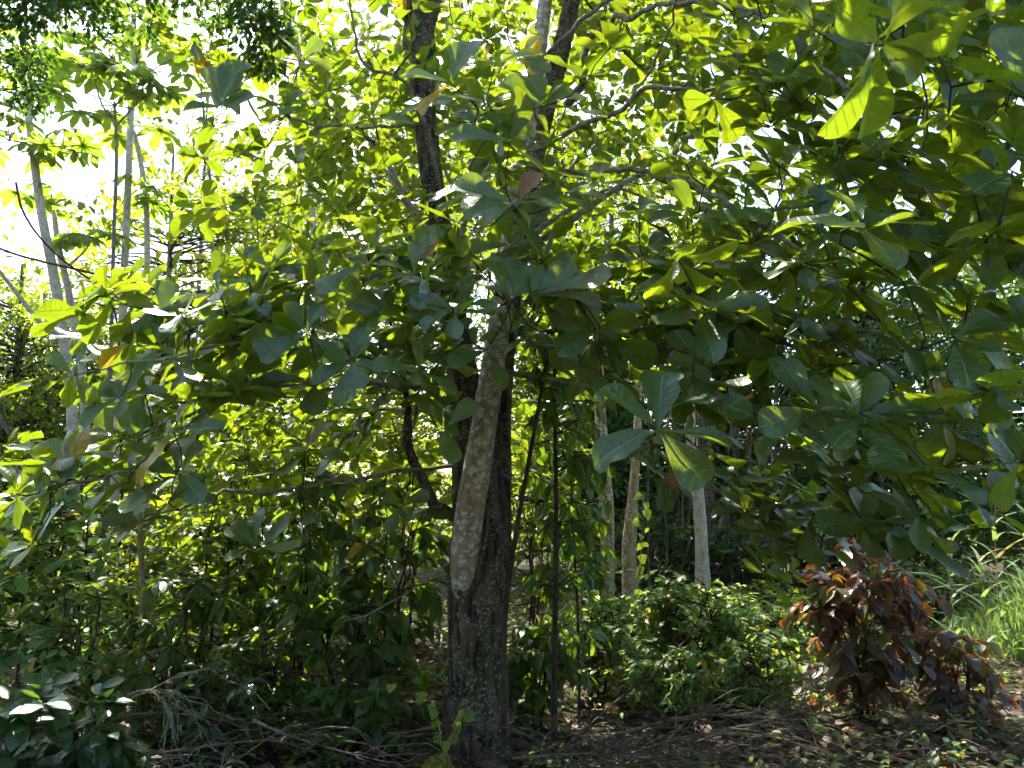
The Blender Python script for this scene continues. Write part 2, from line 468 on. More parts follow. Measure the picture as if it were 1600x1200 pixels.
M['bark_tan'] = bark("tan_bark", (.15, .105, .06), (.32, .24, .14), (.42, .34, .22), .2, .6, (.5, .48, .4), 24, .38, .6, .008, 1.5)
M['branch'] = bark("branch_bark", (.10, .08, .062), (.24, .195, .15), (.32, .27, .22), .5, .5, (.36, .36, .31), 40, .36, .5, .004, 2.0)
M['twig'] = bark("twig_bark", (.022, .016, .013), (.055, .042, .033), (.09, .07, .055), .5, 0, bump=.3, bd=.002)
M['dry'] = bark("dry_wood", (.05, .038, .028), (.13, .105, .082), (.24, .20, .165), .4, 0, bump=.5, bd=.003)
M['dry_pale'] = bark("sunlit_tone_wood", (.16, .13, .10), (.32, .275, .22), (.44, .39, .33), .4, 0, bump=.5, bd=.003)  # dry wood recoloured paler, sunlight put into the tone
M['cane'] = bark("cane_bark", (.17, .13, .06), (.32, .26, .13), (.38, .33, .2), .5, .3, (.4, .4, .33), 30, .3, .4, .004, 2.0, rings=.8)
M['rust'] = bark("rust_band", (.14, .035, .015), (.24, .07, .03), (.3, .12, .06), .5, 0, bump=.3, bd=.003)
M['moss'] = bark("moss", (.06, .07, .012), (.22, .22, .03), (.34, .32, .05), 1.0, 0, bump=1.0, bd=.02)
M['wire'] = bark("wire", (.02, .02, .022), (.03, .03, .032), (.04, .04, .04), 1, 0, bump=.1, bd=.001)

def ground_mat():
    k = NT("forest_soil"); c = k.coord()
    n1 = k.noise(c, 1.3, 6, .65); n2 = k.noise(c, 14, 6, .7); n3 = k.noise(c, 90, 4, .7)
    col = k.mix(k.rng(n2, .3, .7), (.030, .021, .014), (.10, .072, .048))
    col = k.mix(k.rng(n1, .5, .62), col, k.mix(n2, (.04, .055, .016), (.085, .10, .03)))
    col = k.mix(k.rng(n3, .62, .75), col, (.2, .16, .11))
    p = k.n("BsdfPrincipled"); k.put(p.inputs["Base Color"], col); p.inputs["Roughness"].default_value = .95; p.inputs["Specular IOR Level"].default_value = .1
    k.l(k.bump(k.math('ADD', n2, k.math('MULTIPLY', n3, .4)), 1.0, .04), p.inputs["Normal"]); k.l(p.outputs[0], k.out.inputs[0])
    return k.m
M['ground'] = ground_mat()

# ------------------------------------------------------------------ ground
def build_ground():
    xs = np.unique(np.concatenate((np.linspace(-14, 14, 90), np.array([-600, -250, -120, -60, -30, -20, 20, 30, 60, 120, 250, 600.]))))
    ys = np.unique(np.concatenate((np.linspace(-3, 26, 90), np.array([-600, -200, -60, -20, -8, 32, 45, 70, 120, 250, 600.]))))
    V = [(x, y, gz(x, y) + (0.02 * mnoise.noise((x * 2.5, y * 2.5, 0)) if abs(x) < 14 and -3 < y < 26 else 0)) for y in ys for x in xs]
    nx = len(xs)
    F = [(j * nx + i, j * nx + i + 1, (j + 1) * nx + i + 1, (j + 1) * nx + i) for j in range(len(ys) - 1) for i in range(nx - 1)]
    o = link(bpy.data.objects.new("ground", mesh_np("ground", np.array(V), np.array(F), M['ground'])))
    tag(o, "brown forest floor under the trees", None, kind="structure")
build_ground()

# ------------------------------------------------------------------ main tree
def jitdir(n): return rng.normal(0, 1, (n, 3))

def build_main_tree():
    base = G(746, 5.05)
    rt = root("broadleaf_tree", "large tree with dark trunk, lichen-white stem and big paddle-shaped leaves", "tree", base)
    nodes_p, nodes_r = [], []
    def reg(s, every=1):
        nodes_p.extend(s[::every, :3]); nodes_r.extend(s[::every, 3])
    def part(name, pix, mat, sides=10, lump=0.0, label=None, step=.06, pre=None, fiss=0.0):
        if name == 'branch': pix = [(a, b, c, r * (.58 if r < .035 else .8)) for a, b, c, r in pix]
        s = limb(pix, step)
        if name == 'branch':
            n_ = len(s); w_ = np.cumsum(rng.normal(0, .011, (n_, 3)), 0); w_ -= np.linspace(0, 1, n_)[:, None] * w_[-1]; s[:, :3] += w_
        if pre is not None: s = np.vstack((pre, s))
        t = Tubes(); t.add(s[:, :3], s[:, 3], sides, lump, len(nodes_p) * .37, fiss)
        o = t.obj(name, mat, rt, label=label)
        return s
    # trunk with flared foot
    foot = np.array([[base[0], base[1], base[2] - .15, .27], [base[0], base[1], base[2] + .02, .225], [base[0], base[1], base[2] + .12, .205]])
    part("trunk", [(746, 1105, 5.05, .192), (746, 1040, 5.05, .178), (746, 940, 5.05, .172), (747, 860, 5.07, .162), (746, 790, 5.1, .155), (741, 720, 5.14, .142),
                   (733, 650, 5.2, .118), (722, 580, 5.27, .105), (707, 490, 5.36, .095), (694, 400, 5.45, .088), (678, 300, 5.55, .083), (667, 210, 5.62, .08), (660, 130, 5.68, .09),
                   (656, 70, 5.72, .12), (654, 20, 5.75, .10)], M['bark_dark'], 72, .10, "dark fissured main trunk speckled with lichen", .016, foot, .009)
    s = part("stem", [(655, 60, 5.72, .09), (640, 0, 5.75, .075), (622, -90, 5.8, .065), (600, -260, 6.0, .05), (560, -480, 6.2, .03), (520, -640, 6.3, .015)], M['bark_dark'], 14, .06); reg(s, 3)
    s = part("stem", [(657, 55, 5.72, .09), (676, 0, 5.75, .07), (690, -90, 5.8, .06), (720, -260, 6.0, .045), (760, -500, 6.4, .03), (770, -650, 6.5, .012)], M['bark_dark'], 14, .06); reg(s, 3)
    part("stem", [(768, 960, 5.16, .09), (776, 840, 5.2, .095), (779, 740, 5.22, .085), (781, 640, 5.24, .076), (792, 520, 5.3, .068), (812, 400, 5.36, .062), (830, 290, 5.42, .058),
                  (852, 180, 5.48, .06), (876, 80, 5.55, .07), (893, 0, 5.6, .06), (915, -150, 5.8, .05), (950, -380, 6.1, .03), (960, -600, 6.3, .012)], M['bark_dark'], 44, .08, None, .022, None, .006)
    s = part("stem", [(742, 985, 5.10, .05), (733, 945, 5.02, .07), (727, 905, 4.945, .083), (728, 855, 4.895, .09), (736, 790, 4.88, .089), (747, 725, 4.89, .086), (757, 660, 4.91, .08), (768, 590, 4.95, .077),
                      (782, 500, 5.0, .073), (796, 410, 5.05, .073), (804, 340, 5.08, .078), (813, 270, 5.12, .068), (829, 170, 5.2, .058), (843, 70, 5.3, .054), (852, 0, 5.36, .05), (870, -150, 5.5, .042), (880, -400, 5.6, .02)],
             M['bark_lichen'], 24, .05, "smooth brown stem mottled with white lichen", .035)
    reg(s[len(s) // 2:], 4)
    cl = []
    for px, py, r in ((705, 840, .006), (705, 880, .012), (709, 905, .017), (718, 924, .02), (730, 928, .021), (742, 912, .019), (751, 880, .017), (758, 845, .013), (764, 800, .008), (768, 770, .004)):
        dx = (px - 746) / FPX * 5.0
        cl.append((px, py, 5.032 - math.sqrt(max(.0004, .168 ** 2 - dx * dx)), r))
    q = limb(cl, .012); t = Tubes(); t.add(q[:, :3], q[:, 3], 10, .35, 2.3); t.obj("bark_collar", M['bark_dark'], rt, label="dark lip of bark round the foot of the pale stem")
    # side limbs
    L = []
    L.append((part("branch", [(722, 812, 5.02, .052), (695, 803, 4.95, .047), (672, 778, 4.9, .043), (655, 730, 4.88, .04), (646, 670, 4.88, .037), (642, 610, 4.85, .031), (628, 555, 4.75, .022), (608, 500, 4.6, .015)], M['bark_dark'], 12, .12, "crooked dark side branch rising from the trunk")))
    L.append(part("branch", [(646, 665, 4.88, .02), (662, 600, 4.85, .017), (690, 560, 4.7, .013), (705, 520, 4.5, .008)], M['branch'], 8))
    L.append(part("branch", [(728, 632, 5.15, .03), (690, 628, 5.0, .026), (655, 612, 4.8, .024), (560, 606, 4.5, .022), (440, 616, 4.2, .019), (320, 646, 3.95, .016), (240, 668, 3.8, .012), (187, 684, 3.75, .007)], M['branch'], 9, .05))
    L.append(part("branch", [(655, 612, 4.8, .02), (560, 560, 4.5, .018), (470, 548, 4.2, .015), (360, 556, 3.9, .012), (230, 566, 3.75, .009), (120, 586, 3.6, .005)], M['branch'], 8, .05))
    L.append(part("branch", [(700, 440, 5.35, .03), (620, 430, 5.0, .026), (500, 432, 4.6, .022), (400, 462, 4.3, .018), (300, 505, 4.0, .013), (248, 542, 3.85, .006)], M['branch'], 9, .05))
    L.append(part("branch", [(690, 300, 5.5, .03), (660, 196, 5.2, .024), (622, 132, 5.0, .02), (560, 90, 4.8, .017), (540, 15, 4.7, .013), (520, -60, 4.6, .008)], M['branch'], 9, .05))
    L.append(part("branch", [(660, 196, 5.2, .02), (560, 200, 5.0, .018), (470, 190, 4.8, .014), (400, 150, 4.6, .01), (345, 168, 4.5, .006)], M['branch'], 8, .05))
    L.append(part("branch", [(725, 730, 5.05, .022), (640, 735, 4.8, .02), (520, 745, 4.5, .017), (400, 770, 4.2, .014), (300, 790, 3.9, .011), (225, 815, 3.7, .006)], M['branch'], 8, .05))
    L.append(part("branch", [(320, 646, 3.95, .012), (220, 715, 3.7, .011), (120, 748, 3.5, .009), (30, 770, 3.4, .005)], M['branch'], 8, .05))
    # right hand limbs
    L.append(part("branch", [(836, 240, 5.2, .034), (870, 220, 5.0, .031), (925, 188, 4.8, .028), (985, 156, 4.5, .025), (1060, 150, 4.2, .02), (1140, 152, 3.9, .016), (1230, 170, 3.6, .012), (1310, 182, 3.3, .007)], M['branch'], 10, .05, "pale branch reaching out from the lichen stem"))
    L.append(part("branch", [(985, 156, 4.5, .016), (1010, 110, 4.4, .014), (1040, 50, 4.25, .012), (1060, 0, 4.1, .01), (1075, -80, 4.0, .006)], M['branch'], 8))
    L.append(part("branch", [(838, 275, 5.2, .034), (900, 262, 4.95, .031), (970, 266, 4.6, .028), (1040, 290, 4.3, .025), (1120, 330, 4.0, .022), (1210, 372, 3.7, .018), (1290, 430, 3.4, .013), (1340, 480, 3.2, .008)], M['branch'], 10, .05))
    L.append(part("branch", [(880, 165, 5.4, .04), (905, 130, 5.2, .036), (930, 60, 4.9, .032), (990, 30, 4.6, .028), (1070, 15, 4.2, .025), (1150, 8, 3.8, .022), (1200, 40, 3.5, .02), (1255, 85, 3.25, .018), (1310, 128, 3.05, .014), (1390, 180, 2.8, .011), (1480, 180, 2.6, .007)], M['branch'], 10, .05))
    L.append(part("branch", [(836, 110, 5.3, .034), (860, 85, 5.1, .03), (895, 40, 4.9, .027), (935, 0, 4.7, .024), (1000, -60, 4.4, .018), (1100, -140, 4.0, .01)], M['branch'], 10, .05, "pale branch slanting up past the upper stems"))
    L.append(part("branch", [(1310, 128, 3.05, .012), (1400, 240, 2.9, .012), (1480, 330, 2.8, .011), (1560, 380, 2.7, .008), (1610, 420, 2.6, .005)], M['branch'], 8, .05))
    L.append(part("branch", [(1040, 290, 4.3, .018), (1130, 350, 4.1, .017), (1230, 330, 3.8, .015), (1330, 300, 3.5, .012), (1440, 310, 3.2, .01), (1525, 304, 3.0, .006)], M['branch'], 8, .05))
    L.append(part("branch", [(800, 520, 5.15, .034), (850, 545, 4.95, .03), (930, 530, 4.6, .026), (1000, 505, 4.2, .023), (1090, 520, 3.7, .019), (1180, 500, 3.5, .017), (1290, 520, 3.3, .014), (1400, 530, 3.1, .011), (1480, 580, 3.0, .007)], M['branch'], 10, .05))
    L.append(part("branch", [(1000, 505, 4.2, .018), (1060, 570, 3.6, .015), (1140, 620, 3.2, .012), (1220, 640, 2.9, .01), (1280, 642, 2.75, .006)], M['branch'], 8, .05))
    L.append(part("branch", [(1060, 570, 3.6, .012), (1050, 630, 3.0, .009), (1030, 672, 2.65, .005)], M['branch'], 8))
    L.append(part("branch", [(1290, 520, 3.3, .013), (1380, 600, 3.1, .012), (1470, 655, 2.9, .01), (1540, 700, 2.75, .008), (1595, 722, 2.65, .005)], M['branch'], 8, .05))
    L.append(part("branch", [(785, 575, 5.1, .03), (840, 590, 4.95, .027), (930, 612, 4.85, .022), (1010, 640, 4.75, .018), (1090, 700, 4.6, .013), (1160, 760, 4.5, .009), (1220, 830, 4.4, .005)], M['branch'], 9, .05))
    L.append(part("branch", [(1090, 700, 4.6, .01), (1180, 690, 4.3, .009), (1290, 720, 4.0, .008), (1400, 760, 3.8, .006), (1500, 780, 3.6, .004)], M['branch'], 7, .05))
    L.append(part("branch", [(797, 470, 5.05, .024), (800, 466, 4.6, .02), (806, 462, 4.0, .014), (802, 466, 3.4, .007)], M['branch'], 8))
    L.append(part("branch", [(808, 350, 5.1, .024), (806, 338, 4.6, .02), (802, 325, 4.0, .014), (800, 320, 3.3, .007)], M['branch'], 8))
    # rear limbs of the crown
    for px, py, d in ((560, 250, 7.4), (480, 420, 7.0), (700, 120, 8.0), (960, 200, 7.6), (1050, 330, 7.2), (620, 620, 7.2), (850, 60, 8.2), (440, 90, 7.6), (1150, 100, 7.0), (900, 420, 7.4), (500, 640, 6.6), (760, 480, 7.6)):
        k = int(rng.integers(0, 3))
        sx, sy, sd = [(690, 400, 5.45), (812, 400, 5.36), (735, 660, 5.2)][0 if px < 700 and py < 500 else (1 if px > 700 else 2)]
        a, b = P(sx, sy, sd), P(px, py, d)
        q = bend(a, b, -.06, .05, 8)
        t = Tubes(); t.add(q, np.linspace(.028, .008, 8), 7); t.obj("branch", M['branch'], rt)
        L.append(np.column_stack((q, np.linspace(.028, .008, 8))))
    for s in L: reg(s, 2)
    n_main = len(nodes_p)

    # ---- whorls placed as the photograph shows them: centre, distance, leaf tips (x, y, distance change, look)
    SKYN = np.array((-.22, -.42, .80)); 
    H = [
        (1029, 672, 2.65, [(928, 699, -.05, ''), (950, 600, .05, ''), (1031, 579, .1, 'w'), (1140, 682, -.1, ''), (1099, 751, -.08, '')]),
        (1074, 625, 3.0, [(1055, 560, .05, 'w'), (1170, 626, -.15, 'g'), (1121, 607, .1, ''), (1010, 610, .1, ''), (1085, 690, .1, '')]),
        (1279, 641, 2.75, [(1225, 572, .05, ''), (1200, 663, -.05, ''), (1323, 596, .1, 'g'), (1369, 630, -.2, 'g'), (1325, 710, -.05, 'w'), (1380, 690, .1, '')]),
        (1273, 579, 3.1, [(1249, 535, .05, ''), (1317, 545, .1, ''), (1364, 592, -.1, 'g'), (1200, 570, 0, '')]),
        (1100, 575, 3.2, [(1058, 510, .1, 'b'), (1134, 505, 0, ''), (1050, 560, 0, ''), (1165, 560, .1, '')]),
        (1470, 653, 2.9, [(1492, 582, .05, 'bw'), (1532, 660, -.1, ''), (1400, 660, .1, ''), (1440, 710, 0, ''), (1500, 720, 0, '')]),
        (1593, 722, 2.65, [(1492, 734, -.1, 'g'), (1570, 670, .1, ''), (1640, 690, 0, ''), (1560, 790, .1, '')]),
        (250, 488, 3.85, [(196, 461, 0, 'b'), (262, 440, .1, ''), (300, 470, 0, ''), (270, 530, .1, ''), (210, 510, -.1, 'g')]),
        (248, 542, 3.85, [(197, 518, 0, 'b'), (219, 582, -.05, ''), (268, 498, .1, ''), (240, 490, 0, ''), (300, 560, 0, '')]),
        (478, 521, 3.6, [(452, 474, 0, 'w'), (500, 471, .05, ''), (393, 531, 0, 'b'), (408, 552, -.1, ''), (530, 550, 0, ''), (470, 580, .1, '')]),
        (184, 683, 3.75, [(150, 643, 0, 'b'), (199, 630, .05, 'b'), (127, 687, -.05, 'b'), (235, 700, 0, 'g'), (160, 720, .1, '')]),
        (226, 616, 3.75, [(158, 606, -.1, 'b'), (216, 583, 0, 'b'), (280, 620, .1, ''), (200, 650, -.2, 'g')]),
        (115, 586, 3.6, [(125, 542, 0, ''), (81, 559, 0, ''), (74, 599, 0, ''), (148, 623, 0, 'w'), (100, 620, .1, '')]),
        (113, 749, 3.5, [(71, 687, 0, 'w'), (111, 676, 0, 'w'), (55, 717, 0, ''), (44, 788, 0, ''), (160, 720, .1, '')]),
        (25, 771, 3.4, [(13, 720, 0, ''), (56, 728, 0, 'w'), (72, 750, 0, ''), (-30, 780, -.1, 'g'), (40, 820, 0, 'b')]),
        (263, 785, 3.7, [(214, 768, -.1, 'g'), (306, 741, 0, 'b'), (320, 760, -.1, 'g'), (230, 820, .1, '')]),
        (221, 815, 3.7, [(157, 803, 0, 'bw'), (243, 792, .1, 'b'), (180, 835, .1, 'b'), (280, 800, 0, '')]),
        (402, 857, 4.0, [(358, 815, .05, ''), (390, 795, .1, ''), (354, 862, -.1, 'g'), (452, 816, 0, 'w'), (461, 850, -.15, 'g')]),
        (800, 319, 3.3, [(714, 280, 0, ''), (878, 307, 0, 'w'), (745, 345, .1, 'b'), (840, 350, .1, '')]),
        (714, 348, 3.5, [(651, 324, -.15, 'g'), (648, 376, 0, 'b'), (728, 412, 0, 'b'), (778, 312, .1, ''), (690, 400, .1, 'b')]),
        (797, 221, 3.6, [(707, 207, 0, ''), (829, 143, .05, 'b'), (852, 277, -.1, ''), (827, 197, .1, 'b'), (775, 175, .1, '')]),
        (845, 167, 3.8, [(786, 121, 0, ''), (876, 122, -.05, 'w'), (912, 117, .1, ''), (945, 166, -.1, ''), (830, 100, .1, 'b')]),
        (704, 130, 3.9, [(633, 111, 0, 'w'), (731, 59, .05, ''), (656, 171, 0, ''), (760, 120, .1, 'b')]),
        (999, 332, 3.8, [(928, 324, 0, ''), (1072, 347, -.1, ''), (1013, 305, .1, ''), (960, 370, 0, '')]),
        (800, 467, 3.4, [(771, 401, 0, ''), (737, 425, .1, ''), (819, 407, .05, ''), (852, 425, 0, 'b'), (755, 480, -.1, 'g')]),
        (839, 459, 3.4, [(886, 411, 0, 'w'), (947, 426, -.15, 'g'), (933, 463, -.05, ''), (870, 510, .1, '')]),
        (760, 548, 3.6, [(708, 566, -.1, ''), (795, 598, -.05, ''), (785, 543, .1, ''), (720, 540, .1, '')]),
        (925, 508, 3.7, [(1001, 480, -.1, 'g'), (994, 522, 0, ''), (880, 480, .1, ''), (930, 560, .1, ''), (980, 555, 0, '')]),
        (648, 559, 4.1, [(622, 581, 0, ''), (724, 555, -.1, ''), (625, 535, 0, ''), (670, 600, .1, '')]),
        (621, 491, 4.0, [(553, 471, 0, 'w'), (531, 511, 0, ''), (580, 450, .1, ''), (650, 450, 0, ''), (670, 500, 0, '')]),
        (1016, 494, 3.9, [(1008, 438, 0, 'g'), (1035, 547, 0, 'bw'), (1060, 470, .1, ''), (975, 500, -.1, 'g')]),
        (1273, 47, 2.5, [(1202, 13, 0, ''), (1242, -12, 0, ''), (1325, 22, 0, 'w'), (1359, 86, -.1, ''), (1200, 70, .1, '')]),
        (1482, 179, 2.3, [(1558, 143, -.05, 'w'), (1465, 110, .1, ''), (1605, 205, 0, ''), (1420, 200, .1, ''), (1530, 240, .1, '')]),
        (1600, 152, 2.1, [(1500, 93, 0, ''), (1520, 68, .05, ''), (1568, 56, 0, 'w'), (1500, 150, .1, '')]),
        (1411, 60, 2.5, [(1464, 8, 0, 'w'), (1370, -10, .1, ''), (1480, 60, .1, ''), (1400, 130, .1, '')]),
        (1303, 253, 2.9, [(1416, 250, -.05, ''), (1311, 180, 0, ''), (1330, 310, .1, ''), (1250, 230, .1, '')]),
        (1522, 304, 2.6, [(1412, 287, 0, ''), (1572, 317, -.1, ''), (1565, 241, .05, ''), (1490, 360, .1, '')]),
        (1229, 270, 3.2, [(1235, 217, 0, ''), (1173, 283, 0, ''), (1270, 310, .1, ''), (1200, 230, .1, '')]),
        (345, 168, 4.2, [(283, 166, 0, 'w'), (305, 140, .1, ''), (330, 100, 0, ''), (372, 95, 0, 'w'), (390, 150, .1, '')]),
        (470, 92, 4.4, [(445, 55, 0, ''), (500, 60, 0, ''), (515, 95, 0, ''), (455, 130, .1, '')]),
        (590, 560, 4.2, [(540, 590, 0, ''), (620, 600, 0, ''), (560, 520, .1, 'b'), (610, 510, 0, '')]),
        (330, 440, 4.0, [(280, 430, 0, ''), (340, 395, 0, ''), (375, 430, .1, ''), (320, 490, 0, '')]),
        (420, 420, 4.1, [(385, 385, 0, ''), (450, 380, 0, 'b'), (470, 420, 0, ''), (400, 470, .1, 'b')]),
        (560, 400, 4.3, [(520, 370, 0, ''), (590, 360, 0, ''), (610, 400, 0, 'b'), (540, 450, 0, '')]),
    ]
    targets, rows, dead = [], [], []
    trunkxy = np.array((P(760, 500, 5.2)[0], 5.2))
    for cx, cyy, d, tips in H:
        c = P(cx, cyy, d); targets.append(c)
        for tx, ty, dd, fl in tips:
            e = P(tx, ty, d + dd); v = e - c; Ln = np.linalg.norm(v); v = v / Ln
            if 'g' in fl: n = glare(c + v * Ln * .5) + rng.normal(0, .05, 3)
            elif 'b' in fl: n = np.array((.2, -.8, .35)) + rng.normal(0, .15, 3)
            else: n = np.array((.05, -.55, .6)) + rng.normal(0, .25, 3)
            rows.append((c + v * .01, v, n, Ln * 1.04, 1.22 if 'w' in fl else rng.uniform(.95, 1.1)))
    nhero = len(H)
    # ---- the rest of the crown, by region of the crown
    REG = [  # x0 x1 y0 y1 d0 d1 count
        (-60, 330, 600, 860, 3.3, 4.6, 20), (120, 420, 430, 640, 3.6, 5.0, 28), (330, 720, 380, 620, 3.8, 5.0, 46), (260, 700, 600, 800, 4.2, 5.2, 30),
        (700, 960, 40, 330, 3.6, 5.0, 22), (860, 1130, 380, 600, 3.4, 4.6, 26), (1040, 1330, 380, 660, 2.8, 4.4, 50), (1300, 1660, 380, 760, 2.3, 4.0, 46),
        (1050, 1350, -40, 400, 2.9, 4.6, 64), (1320, 1680, -60, 400, 2.0, 3.8, 62), (1350, 1640, 680, 840, 3.0, 4.2, 12), (1130, 1290, 660, 900, 4.0, 4.8, 26), (960, 1150, 690, 770, 4.4, 5.0, 6),
        (380, 720, -60, 400, 4.4, 6.0, 58), (280, 420, 60, 330, 4.4, 5.6, 12),
        (470, 1100, -60, 420, 5.6, 10.5, 740), (400, 520, 60, 420, 6.0, 9.0, 46), (330, 720, 380, 720, 5.6, 9.0, 170), (230, 720, 700, 930, 6.2, 9.0, 90), (780, 920, 380, 700, 6.4, 9, 44), (820, 1150, 380, 620, 5.6, 6.6, 36), (1050, 1560, -60, 420, 4.6, 8.0, 240),
        (780, 880, 640, 800, 6.0, 8.0, 12), (690, 900, 370, 540, 3.4, 4.5, 12), (690, 900, 90, 340, 3.8, 4.8, 8), (380, 700, 420, 470, 3.5, 4.4, 7), (300, 700, 500, 600, 3.5, 4.4, 9), (560, 700, 380, 600, 3.8, 4.9, 9),
        (520, 1000, -700, -60, 3.5, 8.0, 40), (950, 2100, -800, -60, 2.6, 7.0, 260), (1600, 1900, -60, 500, 2.4, 4.5, 40),  # out-of-view crown, added to shade the leaves below it
    ]
    for x0, x1, y0, y1, d0, d1, n in REG:
        for _ in range(n):
            targets.append(P(rng.uniform(x0, x1), rng.uniform(y0, y1), rng.uniform(d0, d1)))
    for _ in range(420):  # leaf layer added mostly above the view, shades the upper right leaves
        targets.append(np.array((rng.uniform(.2, 4.2), rng.uniform(3.6, 7.6), rng.uniform(4.9, 7.4))))
    T = np.array(targets)
    Pn = np.array(nodes_p); Rn = np.array(nodes_r)
    d0 = np.array([np.min(np.linalg.norm(Pn - t, axis=1)) for t in T])
    cap = 60000
    PP = np.zeros((cap, 3)); RR = np.zeros(cap); PP[:len(Pn)] = Pn; RR[:len(Pn)] = Rn; cnt = len(Pn)
    tw = Tubes()
    ends = [None] * len(T)
    for i in np.argsort(d0):
        t = T[i]
        q = PP[:cnt]; dd = np.linalg.norm(q - t, axis=1)
        ra = np.linalg.norm(q[:, :2] - trunkxy, axis=1); rb = np.linalg.norm(t[:2] - trunkxy)
        cost = dd + 1.2 * np.maximum(0, ra - rb + .05)
        k = int(np.argmin(cost)); a = PP[k].copy(); L_ = dd[k]
        n = max(4, min(14, int(L_ / .07)))
        path = bend(a, t, .08 if L_ < .6 else -.04, .10, n)
        r0 = min(RR[k] * .7, .0035 + .008 * L_); rr = np.linspace(max(r0, .0035), .003, n)
        tw.add(path, rr, 5)
        m = path[1:]; PP[cnt:cnt + len(m)] = m; RR[cnt:cnt + len(m)] = rr[1:]; cnt += len(m)
        ends[i] = nrmv(path[-1] - path[-2])
    tw.obj("twigs", M['twig'], rt, "stuff")
    for i in range(nhero, len(T)):
        c = T[i]; out = np.array((c[0] - trunkxy[0], c[1] - trunkxy[1], 0)); out = out / max(np.linalg.norm(out), .3)
        ax = nrmv(out * .5 + np.array((0, 0, .8)) + ends[i] * .2 + rng.normal(0, .2, 3))
        hang = rng.random() < .12
        if hang: ax = nrmv(out * .3 + np.array((0, 0, -.6)) + rng.normal(0, .25, 3))
        b1 = nrmv(np.cross(ax, (.3, .2, .9))); b2 = np.cross(ax, b1)
        nl = int(rng.integers(4, 9)); ph = rng.uniform(0, 6.3); size = rng.uniform(.17, .25) * (1.18 if c[1] < 4.3 else (1.0 if c[1] < 5.6 else .8)) * rng.choice((.75, 1.0, 1.0, 1.12))
        for j in range(nl):
            a = ph + j * 2.399; el = R(rng.normal(12, 9)) if j < nl - 2 else R(rng.normal(50, 12))
            rad = b1 * math.cos(a) + b2 * math.sin(a)
            v = nrmv(rad * math.cos(el) + ax * math.sin(el) + np.array((0, 0, -.12)))
            n = nrmv(ax * math.cos(el) - rad * math.sin(el) + rng.normal(0, .1, 3))
            sz = size * rng.uniform(.75, 1.1) * (1 if j < nl - 2 else .72)
            rows.append((c - ax * .006 * j + v * .012, v, n, sz, rng.uniform(.85, 1.12)))
    put_leaves(OBO, OBO, rows, M['leaf'], rt, 300)
    # curled dead leaves still hanging among the green ones
    dl = [(P(812, 316, 3.28), P(834, 268, 3.25)), (P(1012, 350, 3.75), P(1050, 366, 3.7)), (P(690, 372, 3.5), P(668, 395, 3.48)), (P(1062, 722, 4.3), P(1050, 760, 4.3))]
    pos = np.array([a for a, b in dl]); v = np.array([nrmv(b - a) for a, b in dl]); ln = [np.linalg.norm(b - a) * 1.1 for a, b in dl]
    leaf_objects("dead_leaf", [OBO[5]], pos, v, rng.normal(0, .3, (4, 3)) + np.array((0, -.4, .6)), ln, M['dry_leaf'], rt, [1.5, 1.1, 1, 1.3])
build_main_tree()

# ------------------------------------------------------------------ generic plants
def leafy_twigs(rt, base_pts, n_twig, center, radii, leaf_len, per, spread, droop, rows, tubes, r0=.006, lower=.35, surf=.5, up=.3):
    """twigs from stems to points in an ellipsoid, leaves alternating along each"""
    center = np.asarray(center, float); radii = np.asarray(radii, float)
    for _ in range(n_twig):
        d = nrmv(rng.normal(0, 1, 3)); q = center + d * radii * (surf + (1 - surf) * rng.random() ** .5) * rng.uniform(.55, 1.0) * rng.choice((1, 1, 1, 1, 1.15, 1.3))
        if q[2] < .08: q[2] = .08 + rng.random() * .1
        dist = np.linalg.norm(base_pts - q, axis=1) + .4 * np.maximum(0, base_pts[:, 2] - q[2])
        a = base_pts[int(np.argmin(dist + rng.normal(0, .08, len(dist))))]
        n = 7; p = bend(a, q, -up * .3, .06, n)
        tubes.add(p, np.linspace(r0, .0018, n), 4)
        T = nrmv(np.gradient(p, axis=0))
        for j in range(per):
            t = lower + (1 - lower) * (j + rng.random() * .5) / per
            i = min(n - 2, int(t * (n - 1))); f = t * (n - 1) - i
            c = p[i] * (1 - f) + p[i + 1] * f
            side = nrmv(np.cross(T[i], (0, 0, 1.0)) + 1e-4) * (1 if j % 2 else -1)
            v = nrmv(T[i] * .55 + side * spread + rng.normal(0, .25, 3) + np.array((0, 0, -droop)))
            nm = np.array((0, 0, 1.0)) + rng.normal(0, .3, 3) + v * .2
            rows.append((c, v, nm, leaf_len * rng.uniform(.65, 1.15), rng.uniform(.85, 1.15)))

